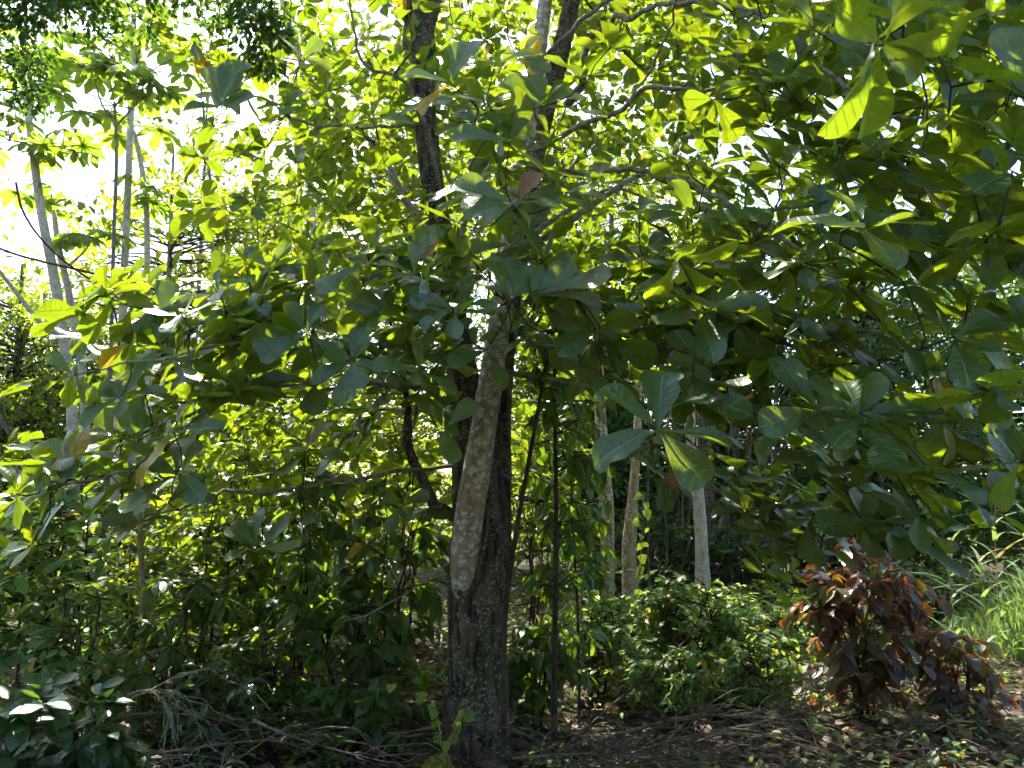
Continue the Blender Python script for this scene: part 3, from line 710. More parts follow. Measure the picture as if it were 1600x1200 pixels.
def shrub(name, label, cat, px, d, h, w, T, Tlo, mat, leaf_len, n_twig, per, n_parts, n_stem=5, stem_mat='twig', spread=.8, droop=.2, group=None, low=.35, depth=None, up=.3, stem_r=.012, base=None, lean=(0, 0), nbias=None):
    b = G(px, d) if base is None else np.array(base, float)
    rt = root(name, label, cat, b, group)
    stems = []
    for k in range(n_stem):
        a = rng.uniform(0, 6.28); rr = rng.uniform(.1, .55) * w
        top = b + np.array((math.cos(a) * rr + lean[0], math.sin(a) * rr * .8 + lean[1], h * rng.uniform(.6, .95)))
        s0 = b + np.array((math.cos(a) * .04, math.sin(a) * .04, -.05))
        p = bend(s0, top, -.05, .05, 9)
        t = Tubes(); t.add(p, np.linspace(stem_r, stem_r * .35, 9), 6); t.obj("stem", M[stem_mat], rt)
        stems.append(p)
    bp = np.vstack(stems)
    rows, tb = [], Tubes()
    leafy_twigs(rt, bp, n_twig, b + np.array((lean[0] * .7, lean[1] * .7, h * (low + (1 - low) * .5))), (w, depth or w * .8, h * (1 - low) * .55), leaf_len, per, spread, droop, rows, tb, stem_r * .5, up=up)
    tb.obj("twigs", M[stem_mat], rt, "stuff")
    if nbias is not None:
        rows = [(a, b, glare(a) + rng.normal(0, .12, 3), d_, e) for a, b, c, d_, e in rows]
    put_leaves(T, Tlo, rows, mat, rt, n_parts)
    return rt

def tree(name, label, cat, trunk_ctrl, mat_bark, crowns, T, mat, leaf_len, group=None, sides=12, lump=.06, n_parts=0, droop=.2, twig_r=.03):
    """trunk_ctrl rows (x, y, z, r); crowns: (centre, radii, branches, leaves per branch end, cluster radius)"""
    s = spline(trunk_ctrl, .12)
    rt = root(name, label, cat, (s[0, 0], s[0, 1], gz(s[0, 0], s[0, 1])), group)
    t = Tubes(); t.add(s[:, :3], s[:, 3], sides, lump, seed=float(s[0, 0])); t.obj("trunk", M[mat_bark], rt)
    tb = Tubes(); rows = []
    pos, dv, nm, ln = [], [], [], []
    for c, rad, nb, per, cr in crowns:
        c = np.asarray(c, float); rad = np.asarray(rad, float)
        for _ in range(nb):
            q = c + nrmv(rng.normal(0, 1, 3)) * rad * rng.random() ** .38
            if q[2] < .15: q[2] = .15
            w = np.linalg.norm(s[:, :3] - q, axis=1) + .7 * np.maximum(0, s[:, 2] - q[2] + .2)
            w[: len(w) // 5] += 1.0
            k = int(np.argmin(w)); p = bend(s[k, :3], q, -.05, .07, 7)
            tb.add(p, np.linspace(min(s[k, 3] * .5, twig_r), min(.004, twig_r * .4), 7), 4)
            m = per
            off = nrmv(rng.normal(0, 1, (m, 3))) * (rng.random((m, 1)) ** .5) * cr
            pos.append(q + off * np.array((1, 1, .75))); dv.append(nrmv(off) * .7 + rng.normal(0, .5, (m, 3)) + np.array((0, 0, -droop)))
            nm.append(np.array((0, 0, 1.0)) + rng.normal(0, .45, (m, 3))); ln.append(leaf_len * rng.uniform(.6, 1.2, m))
    tb.obj("branches", M['twig'] if mat_bark != 'bark_pale' else M['branch'], rt, "stuff")
    o = link(bpy.data.objects.new("foliage", scatter_mesh("foliage", T, np.concatenate(pos), np.concatenate(dv), np.concatenate(nm), np.concatenate(ln), mat)), rt)
    o["kind"] = "stuff"
    return rt, s

# ------------------------------------------------------------------ slender pale trees on the left, palmate leaves
def pale_tree(label, pix, crown_at, n_leaf, leaf, mat_bark='bark_pale', arms=(), band=None, top=None, ground_px=None):
    """pix rows (px, py, d, r) visible part; the foot is carried down to the ground"""
    rows_ = [np.append(P(a, b, d), r * .78) for a, b, d, r in pix]
    f0, f1 = rows_[0], rows_[1]
    foot = f0 + (f0 - f1) * (f0[2] / max(.3, (f1 - f0)[2])) * .55; foot[2] = -.1; foot[3] = f0[3] * 1.15
    s = spline([foot] + rows_, .15)
    rt = root("pale_trunk_tree", label, "tree", (foot[0], foot[1], gz(foot[0], foot[1])), "slender pale trees against the bright sky")
    t = Tubes(); t.add(s[:, :3], s[:, 3], 12, .04, seed=pix[0][0] * .1); t.obj("trunk", M[mat_bark], rt)
    ends = []
    for arm in arms:
        q = limb(arm, .12); t = Tubes(); t.add(q[:, :3], q[:, 3], 7); t.obj("branch", M[mat_bark], rt); ends.append(q)
    if band:
        q = limb(band, .05); t = Tubes(); t.add(q[:, :3], q[:, 3], 14, .03); t.obj("band", M['rust'], rt, label="rusty red band round the trunk")
    pos, dv, nm, ln = [], [], [], []
    pet = Tubes()
    for cx, cyy, d, rad in crown_at:
        c = P(cx, cyy, d)
        m = max(3, int(n_leaf / len(crown_at)))
        for k in range(m):
            a = k * 2.399 + rng.uniform(0, .6); el = rng.uniform(-.35, .7)
            v = np.array((math.cos(a) * math.cos(el), math.sin(a) * math.cos(el), math.sin(el)))
            e = c + v * rad * rng.uniform(.6, 1.1)
            pet.add(bend(c, e, -.1, .03, 5), np.linspace(.009, .005, 5), 4)
            pos.append(e); dv.append(v * np.array((1, 1, .2)) + np.array((0, 0, -.25)) + rng.normal(0, .15, 3)); nm.append(np.array((0, 0, 1.0)) + v * .35 + rng.normal(0, .25, 3)); ln.append(leaf * rng.uniform(.9, 1.35))
    pet.obj("leaf_stalks", M['branch'], rt, "stuff")
    leaf_objects("leaf", PALM, np.array(pos), np.array(dv), np.array(nm), np.array(ln), M['palmate'], rt)
    return rt

pale_tree("tall pale tree at far left with a rusty red band on its trunk", [(112, 630, 10, .085), (104, 560, 10, .082), (84, 430, 10, .078), (66, 340, 10, .072), (52, 240, 10, .064), (40, 150, 10, .05), (30, 90, 10, .04)],
          [(30, 95, 10, .55), (95, 240, 10, .4), (15, 220, 9.6, .45), (100, 90, 9.8, .45)], 30, .55,
          arms=[[(44, 190, 10, .03), (75, 150, 10, .025), (100, 110, 9.8, .02), (112, 85, 9.8, .012)], [(46, 180, 10, .035), (15, 165, 9.9, .03), (-40, 150, 9.8, .02)], [(47, 230, 10, .022), (47, 140, 10.2, .018), (52, 90, 10.2, .012)],
                [(100, 530, 10, .03), (60, 500, 9.8, .028), (20, 450, 9.6, .024), (-20, 400, 9.4, .02)]],
          band=[(112, 624, 9.99, .071), (111, 615, 9.99, .071), (109.5, 604, 9.99, .07)])
pale_tree("pale trunk leaning just beside the banded pale tree", [(130, 600, 10.5, .07), (120, 530, 10.5, .068), (104, 440, 10.5, .06), (92, 390, 10.5, .055), (84, 330, 10.6, .04)], [(80, 320, 10.6, .5), (140, 380, 10.4, .4)], 14, .55,
          arms=[[(100, 420, 10.5, .02), (125, 400, 10.4, .014), (140, 382, 10.4, .01)]])
pale_tree("thin dark-stemmed sapling topped by big hand-shaped leaves", [(172, 590, 8.6, .03), (175, 480, 8.6, .028), (178, 360, 8.6, .026), (182, 250, 8.6, .024), (179, 160, 8.6, .018)],
          [(180, 165, 8.6, .62), (225, 120, 8.5, .5), (145, 110, 8.6, .4)], 22, .55, 'branch',
          arms=[[(181, 196, 8.6, .012), (210, 165, 8.6, .01), (230, 120, 8.5, .007)], [(181, 196, 8.6, .012), (160, 165, 8.6, .01), (144, 112, 8.6, .007)]])
pale_tree("straight pale trunk just behind the thin dark sapling", [(188, 590, 11, .075), (192, 480, 11, .072), (197, 360, 11, .066), (202, 240, 11, .06), (207, 100, 11, .055), (210, 0, 11, .045), (212, -60, 11, .03)],
          [(210, -10, 11, .8), (250, 60, 10.8, .6), (160, 60, 10.8, .6)], 20, .6,
          arms=[[(208, 60, 11, .03), (235, 25, 11, .022), (262, 0, 10.9, .014)], [(206, 90, 11, .03), (180, 70, 10.9, .02), (160, 60, 10.8, .014)]])
pale_tree("pale trunk leaning left between the straight pale trunk and the canopy", [(232, 560, 11.5, .06), (230, 420, 11.5, .058), (228, 310, 11.5, .052), (214, 225, 11.5, .045), (206, 200, 11.5, .035)], [(206, 200, 11.5, .5), (240, 300, 11.2, .5)], 14, .55)
pale_tree("thin dark pole rising behind the paddle leaves at upper left", [(332, 420, 9, .024), (330, 300, 9, .022), (322, 230, 9, .02), (316, 150, 9, .018), (306, 100, 9, .014)], [(304, 95, 9, .5)], 8, .5, 'branch')
pale_tree("pale trunk showing through the canopy left of the forked trunk", [(500, 480, 11, .07), (490, 360, 11, .068), (478, 240, 11, .06), (470, 100, 11, .05), (440, 0, 11, .045), (425, -60, 11, .03)], [(425, -70, 11, .7)], 8, .6)

# ------------------------------------------------------------------ background trees
def X(px, d): return (px - 800.0) / FPX * d / math.cos(TILT)
def bgtree(name, label, px, d, h, crowns, mat, leaf, bark_='bark_dark', r=.12, T=ELL_LO, group="trees closing the background", lean=0.0, cat="tree", droop=.2):
    x = X(px, d); z0 = gz(x, d)
    ctrl = [(x, d, z0 - .1, r * 1.2), (x + lean * .2, d, h * .3, r), (x + lean * .6, d + .1, h * .65, r * .7), (x + lean, d, h, r * .25)]
    cr = [((X(cx, cd), cd, cz), rad, nb, per, cl) for cx, cd, cz, rad, nb, per, cl in crowns]
    return tree(name, label, cat, ctrl, bark_, cr, T, mat, leaf, group, droop=droop)

# dark small-leaved tree whose boughs arch in over the upper left
tree("overhanging_tree", "dark small-leaved tree arching its boughs into the upper corner above the pale trunks", "tree",
     [(-4.3, 4.5, -.1, .17), (-4.25, 4.5, 1.6, .14), (-4.1, 4.5, 3.4, .11), (-3.6, 4.5, 4.55, .08), (-2.9, 4.5, 5.0, .055), (-2.2, 4.6, 5.15, .04), (-1.5, 4.8, 5.2, .02)], 'bark_dark',
     [((X(30, 4.5), 4.5, 4.52), (.60, .5, .27), 34, 62, .15), ((X(-25, 4.5), 4.5, 4.12), (.22, .4, .22), 10, 60, .14), ((X(150, 4.6), 4.6, 4.66), (.40, .4, .18), 14, 55, .14),
      ((X(345, 4.9), 4.9, 4.74), (.36, .34, .18), 16, 60, .15), ((X(392, 4.9), 4.9, 4.55), (.14, .2, .2), 9, 90, .12), ((-3.3, 4.4, 5.1), (.9, .6, .35), 60, 110, .24), ((-4.0, 4.5, 4.3), (.6, .6, .6), 40, 110, .26)], ELL_LO, M['fine_dark'], .055, None, droop=.4, twig_r=.008)
# hazy thicket at far left
bgtree("thicket_tree", "bushy blue-green tree behind the banded pale trunk", 20, 16, 6.2, [(20, 16, 3.6, (2.6, 2, 2.4), 170, 90, .42), (60, 15.5, 1.4, (2.6, 1.6, 1.3), 80, 80, .42)], M['fine_mid'], .13)
bgtree("thicket_tree", "lower leafy tree between the two pairs of pale trunks", 150, 17, 5.4, [(150, 17, 3.4, (2.2, 2, 2.0), 140, 90, .42), (170, 16.5, 1.3, (2.2, 1.6, 1.2), 60, 80, .42)], M['fine_mid'], .13)
bgtree("thicket_tree", "yellow-green sunlit tree behind the thin sapling stems", 250, 13, 7.4, [(290, 13, 5.4, (1.8, 1.4, 1.8), 54, 30, .36), (130, 13.4, 5.0, (1.3, 1.0, .9), 18, 26, .34), (330, 13, 3.0, (2.0, 1.4, 1.4), 80, 70, .36), (410, 13.4, 6.2, (1.1, 1, 1.0), 20, 34, .34)], M['fine_lime'], .17, bark_='branch', r=.07)
bgtree("thicket_tree", "tall lime-green tree filling the gap left of the forked trunk", 430, 17, 8.2, [(430, 17, 6.2, (2.2, 1.8, 1.8), 110, 60, .42), (400, 16.6, 3.2, (2.6, 1.6, 2.0), 130, 70, .45)], M['fine_lime'], .12, bark_='branch', r=.09)
bgtree("airy_tree", "airy fine-leaved tree dotting the white sky behind the pale trunks", 300, 17, 10.5, [(120, 17, 8.2, (3.2, 1.6, 1.8), 18, 20, .5), (380, 17, 9.0, (2.2, 1.6, 2.2), 34, 26, .5), (40, 17, 5.6, (2.2, 1.4, 1.0), 18, 22, .45)], M['fine_mid'], .2, bark_='branch', r=.06, group=None)
# centre and right
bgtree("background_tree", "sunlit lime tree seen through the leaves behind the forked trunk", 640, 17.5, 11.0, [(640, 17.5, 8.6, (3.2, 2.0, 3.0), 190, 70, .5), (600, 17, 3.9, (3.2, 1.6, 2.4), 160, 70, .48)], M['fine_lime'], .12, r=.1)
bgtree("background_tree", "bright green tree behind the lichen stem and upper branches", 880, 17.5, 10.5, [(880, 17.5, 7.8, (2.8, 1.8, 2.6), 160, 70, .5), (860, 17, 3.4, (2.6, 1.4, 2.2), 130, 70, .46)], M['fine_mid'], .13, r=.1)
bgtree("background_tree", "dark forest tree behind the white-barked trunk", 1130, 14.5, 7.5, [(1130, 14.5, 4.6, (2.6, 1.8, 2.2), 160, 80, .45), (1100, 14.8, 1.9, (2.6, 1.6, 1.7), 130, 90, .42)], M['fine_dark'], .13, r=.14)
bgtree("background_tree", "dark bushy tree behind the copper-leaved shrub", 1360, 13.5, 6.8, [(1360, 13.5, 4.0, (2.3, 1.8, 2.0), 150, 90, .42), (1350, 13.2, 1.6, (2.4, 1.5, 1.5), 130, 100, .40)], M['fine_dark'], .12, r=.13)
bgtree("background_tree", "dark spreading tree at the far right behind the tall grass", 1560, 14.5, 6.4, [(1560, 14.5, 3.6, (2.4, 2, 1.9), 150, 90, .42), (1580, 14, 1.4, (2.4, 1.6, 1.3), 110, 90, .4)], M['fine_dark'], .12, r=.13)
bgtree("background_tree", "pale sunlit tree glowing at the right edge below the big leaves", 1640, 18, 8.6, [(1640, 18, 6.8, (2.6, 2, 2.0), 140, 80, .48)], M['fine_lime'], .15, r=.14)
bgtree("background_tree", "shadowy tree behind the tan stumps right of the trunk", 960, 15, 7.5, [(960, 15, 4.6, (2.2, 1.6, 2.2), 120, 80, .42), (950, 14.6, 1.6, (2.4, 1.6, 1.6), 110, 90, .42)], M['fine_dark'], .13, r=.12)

# ------------------------------------------------------------------ pale trunks in the right middle distance
def plain_trunk(name, label, pix, bark_, r_foot=1.25, group=None, arms=()):
    rows_ = [np.append(P(a, b, d), r) for a, b, d, r in pix]
    f = rows_[0].copy(); f[2] = gz(f[0], f[1]) - .1; f[3] *= r_foot
    s = spline([f] + rows_ if rows_[0][2] > .1 else [f] + rows_[1:], .1)
    rt = root(name, label, "tree", (f[0], f[1], f[2] + .1), group)
    t = Tubes(); t.add(s[:, :3], s[:, 3], 16, .07, seed=pix[0][0] * .13); t.obj("trunk", M[bark_], rt)
    for a in arms:
        q = limb(a, .1); t = Tubes(); t.add(q[:, :3], q[:, 3], 8, .05); t.obj("branch", M[bark_], rt)
    top = s[-1, :3]
    pos = top + rng.normal(0, 1, (260, 3)) * np.array((.6, .5, .4))
    o = link(bpy.data.objects.new("foliage", scatter_mesh("foliage", ELL_LO, pos, rng.normal(0, 1, (260, 3)), rng.normal(0, .5, (260, 3)) + np.array((0, 0, 1.)), rng.uniform(.08, .15, 260), M['fine_mid'])), rt); o["kind"] = "stuff"
    return rt
plain_trunk("white_barked_tree", "white-barked trunk standing right of the dark saplings before the dark forest", [(1100, 945, 10.6, .10), (1097, 880, 10.6, .088), (1093, 800, 10.6, .083), (1086, 730, 10.6, .08), (1076, 640, 10.6, .076), (1068, 500, 10.7, .09), (1064, 330, 10.9, .06)], 'bark_pale', 1.35)
plain_trunk("brown_trunk_tree", "brown shaded trunk close behind the white-barked trunk", [(1108, 900, 12, .11), (1106, 800, 12, .11), (1102, 700, 12, .105), (1098, 600, 12, .1), (1094, 420, 12.2, .07)], 'bark_dark', arms=[[(1108, 880, 11.6, .05), (1125, 830, 11.5, .055), (1138, 790, 11.5, .055), (1148, 740, 11.5, .05), (1152, 660, 11.5, .04)]])
plain_trunk("tan_trunk_tree", "tan trunk behind the saplings, thickest of the tan pair", [(985, 940, 10.2, .11), (984, 900, 10.2, .10), (983, 850, 10.2, .09), (987, 800, 10.2, .075), (992, 740, 10.2, .06), (997, 640, 10.3, .05), (1000, 480, 10.4, .035)], 'bark_tan')
plain_trunk("tan_trunk_tree", "yellowish trunk partly hidden by sapling leaves, thinner of the tan pair", [(950, 950, 9.8, .08), (950, 880, 9.8, .08), (948, 800, 9.8, .09), (944, 740, 9.8, .085), (938, 640, 9.9, .07), (934, 480, 10, .04)], 'bark_tan')

# ------------------------------------------------------------------ hanging vines
vine_spots = [(1022, 690, 925, 10.8, "pale hanging vine nearest the tan trunk"), (1036, 700, 930, 11.0, "second pale hanging vine from the tan trunk"), (1056, 700, 925, 11.2, "hanging vine just left of the white-barked trunk"), (1066, 720, 915, 11.4, "thin hanging vine touching the white-barked trunk's side"),
              (1145, 740, 935, 11.0, "hanging vine slanting just right of the brown trunk"), (1172, 740, 940, 11.2, "hanging vine between the brown trunk and the drooping leaves"), (1200, 760, 945, 11.3, "pale vine strand under the drooping paddle leaves"), (1218, 770, 945, 11.5, "vine strand left of the copper-leaved shrub"), (1232, 780, 940, 11.2, "vine strand closest to the copper-leaved shrub")]
for px, y0, y1, d, lab in vine_spots:
    a, b = P(px + rng.uniform(-6, 10), y0 - 150, d + .2), P(px - rng.uniform(-4, 8), y1, d)
    b[2] = gz(b[0], b[1]) + .02
    t = Tubes()
    for k in range(int(rng.integers(1, 4))):
        o = rng.normal(0, .05, 3); n = 22
        p = a + o + (b + o * .6 - a - o) * np.linspace(0, 1, n)[:, None]
        wob = np.cumsum(rng.normal(0, .012, (n, 3)), 0); wob -= np.linspace(0, 1, n)[:, None] * wob[-1]
        t.add(p + wob, rng.uniform(.007, .016), 5)
    o = t.obj("hanging_vine", M['dry']); tag(o, lab, "vine", "vines hanging in the dark forest edge")
for k in range(16):
    px = rng.uniform(1000, 1420); d = rng.uniform(11.2, 13.0); b = G(px, d); e = b + np.array((rng.normal(0, .25), rng.normal(0, .2), rng.uniform(2.4, 4.2)))
    t = Tubes(); r_ = rng.uniform(.012, .03); t.add(bend(b - np.array((0, 0, .05)), e, 0, .05, 12), np.linspace(r_, r_ * .5, 12), 6)
    tag(t.obj("thin_stem", M['dry']), "thin bare stem standing in the dark forest edge behind the white-barked trunk", "stem", "thin bare stems in the forest edge")
# liana cables at upper left
def cable(name, label, pts, r, mat, cat):
    s = limb([(a, b, d, r) for a, b, d in pts], .1); t = Tubes(); t.add(s[:, :3], s[:, 3], 6)
    tag(t.obj(name, mat), label, cat)
cable("overhead_wire", "thin overhead wire crossing the white sky, upper of the two", [(-400, 130, 15), (60, 175, 15), (330, 212, 15), (700, 262, 15), (1200, 320, 15)], .008, M['wire'], "wire")
cable("overhead_wire", "thin overhead wire crossing the white sky, lower of the two", [(-400, 140, 15), (60, 190, 15), (330, 236, 15), (700, 290, 15), (1200, 352, 15)], .008, M['wire'], "wire")
cable("liana", "dark liana slung across the pale trunks at left", [(-300, 330, 7.5), (-60, 372, 7.5), (40, 402, 7.5), (140, 426, 7.5), (240, 452, 7.6), (330, 500, 7.8), (380, 620, 8.0), (395, 900, 8.1)], .011, M['twig'], "vine")
cable("liana", "bent dark liana curving down before the banded pale trunk", [(25, 285, 8), (32, 320, 8), (50, 355, 8), (85, 395, 8), (130, 430, 8), (160, 452, 8), (185, 520, 8), (190, 760, 8), (192, 960, 8)], .012, M['twig'], "vine")
cable("leaning_branch", "bare pale branch leaning in from the left edge", [(-60, 590, 7), (0, 655, 7), (25, 685, 7), (45, 715, 7), (80, 820, 7), (95, 985, 7)], .032, M['dry'], "branch")

# ------------------------------------------------------------------ saplings beside the trunk
def sapling(label, pix, leaf_regions, n_parts, leaf=.15, mat='lance', T=LAN, stem='twig', droop=.9, name="sapling"):
    rows_ = [np.append(P(a, b, d), r) for a, b, d, r in pix]
    f = rows_[0].copy(); f[2] = gz(f[0], f[1]) - .05
    s = spline([f] + rows_[1:], .08)
    rt = root(name, label, "sapling", (f[0], f[1], f[2] + .05))
    t = Tubes(); t.add(s[:, :3], s[:, 3], 8, .06, seed=f[0]); t.obj("stem", M[stem], rt)
    tb = Tubes(); rows = []
    for x0, x1, y0, y1, d0, d1, nt, per in leaf_regions:
        for _ in range(nt):
            q = P(rng.uniform(x0, x1), rng.uniform(y0, y1), rng.uniform(d0, d1))
            w = np.linalg.norm(s[:, :3] - q, axis=1) + .5 * np.maximum(0, s[:, 2] - q[2])
            a = s[int(np.argmin(w)), :3]; p = bend(a, q, -.12, .06, 7); tb.add(p, np.linspace(.006, .002, 7), 4)
            Tn = nrmv(np.gradient(p, axis=0))
            for j in range(per):
                tt = .25 + .75 * (j + rng.random() * .6) / per; i = min(5, int(tt * 6)); c = p[i] + (p[i + 1] - p[i]) * (tt * 6 - i)
                sd = nrmv(np.cross(Tn[i], (0, 0, 1.)) + 1e-4) * (1 if j % 2 else -1)
                v = nrmv(Tn[i] * .5 + sd * .6 + np.array((0, 0, -droop)) + rng.normal(0, .25, 3))
                rows.append((c, v, np.array((0, 0, .6)) + sd * .3 + rng.normal(0, .4, 3), leaf * rng.uniform(.6, 1.15), rng.uniform(.85, 1.2)))
    tb.obj("twigs", M[stem], rt, "stuff")
    put_leaves(T, T, rows, M[mat], rt, n_parts)
    return rt
sapling("dark leaning sapling stem hugging the right side of the main trunk", [(786, 1085, 4.75, .016), (788, 1000, 4.78, .016), (796, 900, 4.82, .015), (812, 800, 4.86, .014), (830, 700, 4.9, .013), (846, 610, 4.95, .011), (862, 520, 5.0, .009), (874, 440, 5.0, .006)],
        [(800, 960, 420, 560, 4.8, 5.6, 24, 7), (800, 900, 560, 700, 4.8, 5.4, 10, 6)], 110)
sapling("straight dark sapling stem right of the leaning sapling", [(866, 1130, 5.0, .02), (866, 1060, 5.02, .019), (868, 940, 5.05, .018), (869, 820, 5.08, .016), (868, 700, 5.12, .014), (867, 580, 5.16, .012), (880, 480, 5.2, .008)],
        [(860, 1000, 440, 640, 5.0, 5.8, 22, 7), (820, 960, 640, 850, 5.0, 5.8, 26, 7), (830, 960, 850, 990, 5.1, 5.8, 14, 6)], 150)
sapling("thinnest dark sapling, third from the main trunk", [(905, 1095, 5.6, .010), (904, 1000, 5.6, .010), (901, 920, 5.62, .009), (896, 840, 5.65, .008), (892, 740, 5.7, .006), (890, 660, 5.7, .004)],
        [(860, 970, 660, 900, 5.4, 6.2, 20, 7), (880, 960, 900, 1020, 5.4, 6.0, 8, 6)], 90)
sapling("yellowish cane-like sapling stem standing among the left undergrowth", [(224, 1085, 5.4, .022), (224, 1000, 5.4, .021), (222, 920, 5.42, .02), (220, 850, 5.45, .019), (216, 760, 5.5, .016), (214, 680, 5.5, .01)],
        [(150, 300, 690, 800, 5.0, 6.0, 10, 6)], 40, .13, 'fine_mid', ELL, 'cane', .3)

# ------------------------------------------------------------------ undergrowth shrubs
UG = "undergrowth shrubs below the canopy"
shrub("shrub", "dark lance-leaved shrub just left of the main trunk foot", "shrub", 620, 5.7, 1.75, .62, LAN, LAN, M['lance'], 0.188, 64, 8, 120, droop=.45, low=.03, group=UG)
shrub("shrub", "tall dark shrub with drooping leaves under the low left branches", "shrub", 480, 5.9, 2.1, .68, LAN, LAN, M['lance'], 0.200, 75, 8, 120, droop=.5, low=.03, group=UG)
shrub("shrub", "mixed green small-leaved shrub between the cane-like sapling and the tall dark shrub", "shrub", 345, 5.6, 1.8, .6, ELL, ELL_LO, M['fine_mid'], .105, 120, 9, 100, droop=.3, low=.03, group=UG)
shrub("shrub", "small-leaved lime shrub behind the cane-like sapling", "shrub", 250, 6.6, 1.7, .65, ELL, ELL_LO, M['fine_lime'], .09, 159, 9, 60, low=.02, group=UG)
shrub("shrub", "mixed green shrub at the left edge below the paddle leaves", "shrub", 90, 5.4, 1.7, .62, ELL, ELL, M['herb'], .14, 116, 8, 110, low=.02, group=UG)
shrub("shrub", "tall leafy shrub at the far left edge behind the low branches", "shrub", -20, 6.2, 1.9, .6, ELL, ELL_LO, M['fine_mid'], .12, 145, 8, 70, low=.03, group=UG)
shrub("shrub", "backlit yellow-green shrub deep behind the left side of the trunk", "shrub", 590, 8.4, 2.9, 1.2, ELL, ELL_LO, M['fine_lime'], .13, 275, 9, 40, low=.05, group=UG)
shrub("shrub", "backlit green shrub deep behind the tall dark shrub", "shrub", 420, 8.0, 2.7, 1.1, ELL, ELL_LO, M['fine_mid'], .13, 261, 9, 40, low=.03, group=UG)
shrub("shrub", "dense green shrub behind the lime shrub at left", "shrub", 140, 8.2, 2.0, 1.1, ELL, ELL_LO, M['fine_mid'], .12, 261, 9, 40, low=.02, group=UG)
shrub("shrub", "backlit green shrub behind the three dark saplings", "shrub", 830, 8.6, 2.6, 1.0, ELL, ELL_LO, M['fine_mid'], .12, 217, 9, 40, low=.03, group=UG)
shrub("shrub", "low bright bush at the foot of the tan trunks", "shrub", 960, 7.4, .6, .55, ELL, ELL_LO, M['herb'], .08, 159, 9, 60, low=.05, group=UG)
shrub("shrub", "pale green bush in front of the white-barked trunk", "shrub", 1060, 6.7, .85, .72, ELL, ELL_LO, M['herb'], .085, 217, 9, 90, low=.05, group=UG)
shrub("shrub", "soft green bush between the white-barked trunk and the copper shrub", "shrub", 1165, 6.7, .7, .66, ELL, ELL_LO, M['herb'], .075, 203, 9, 80, low=.05, group=UG)
shrub("shrub", "shaded dark green thicket at the foot of the dark forest", "shrub", 1180, 9.6, .5, 1.1, ELL, ELL_LO, M['fine_mid'], .09, 217, 9, 30, low=.05, group=UG)
shrub("shrub", "low shaded bush behind the copper shrub and the reeds", "shrub", 1420, 10.2, .7, 1.4, ELL, ELL_LO, M['fine_mid'], .09, 246, 9, 30, low=.05, group=UG)
shrub("shrub", "glossy broad-leaved shrub with silvery shining leaves in the bottom corner", "shrub", 55, 3.75, .72, .34, ELL, ELL, M['glossy'], .145, 46, 6, 150, low=.02, droop=.1, stem_r=.009, spread=.7, nbias=(-.22, -.42, .8))
shrub("shrub", "glossy dark shrub beside the heap of dry twigs", "shrub", 175, 4.05, .55, .34, ELL, ELL, M['glossy'], .15, 43, 6, 130, low=.02, droop=.15, stem_r=.008, spread=.7)
shrub("shrub", "low dark leafy plant between the twig heap and the dark shrubs", "shrub", 370, 4.7, .7, .36, LAN, LAN, M['glossy'], .13, 52, 6, 110, low=.02, droop=.2, stem_r=.008)
shrub("shrub", "low dark-leaved plant at the left foot of the main trunk", "shrub", 560, 4.8, .55, .4, ELL, ELL, M['lance'], 0.138, 28, 6, 100, low=.05, droop=.2, stem_r=.007)
for lab, px, d, h, w, kind, n, parts in (("green bushy shrub in front of the cane-like sapling's left side", 140, 4.9, 1.0, .45, 'herb', 90, 90), ("shaded shrub filling the space behind the twig heap", 290, 5.1, 1.05, .5, 'lance', 48, 90),
        ("dense dark shrub squeezed between the tall dark shrub and the trunk", 545, 5.3, 1.2, .5, 'lance', 50, 90), ("knee-high green shrub under the slanting bare branch", 440, 5.0, .85, .45, 'fine_mid', 90, 90),
        ("dark weedy shrub at the right foot of the main trunk", 830, 5.6, .8, .4, 'lance', 60, 70), ("tangled green bush behind the thinnest sapling", 925, 6.3, .8, .45, 'herb', 80, 60),
        ("low weedy bush in front of the pale green bush", 1040, 5.9, .5, .6, 'herb', 130, 60), ("low weedy bush just left of the copper shrub", 1170, 5.8, .55, .45, 'herb', 110, 60)):
    shrub("shrub", lab, "shrub", px, d, h, w, LAN if kind == 'lance' else ELL, LAN if kind == 'lance' else ELL_LO, M[kind], .165 if kind == 'lance' else .075, n, 8, parts, droop=.4, low=.02, group=UG)
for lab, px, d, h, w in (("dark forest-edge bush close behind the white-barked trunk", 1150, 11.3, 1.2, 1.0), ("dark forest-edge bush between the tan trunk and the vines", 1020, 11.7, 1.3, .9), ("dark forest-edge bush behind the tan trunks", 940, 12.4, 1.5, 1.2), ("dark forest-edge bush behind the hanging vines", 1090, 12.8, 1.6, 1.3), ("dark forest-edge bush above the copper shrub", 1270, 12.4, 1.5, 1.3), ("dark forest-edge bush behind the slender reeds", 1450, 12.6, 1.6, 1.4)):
    shrub("shrub", lab, "shrub", px, d, h, w, ELL, ELL_LO, M['fine_dark'], .11, 150, 9, 0, low=.02, group=UG)
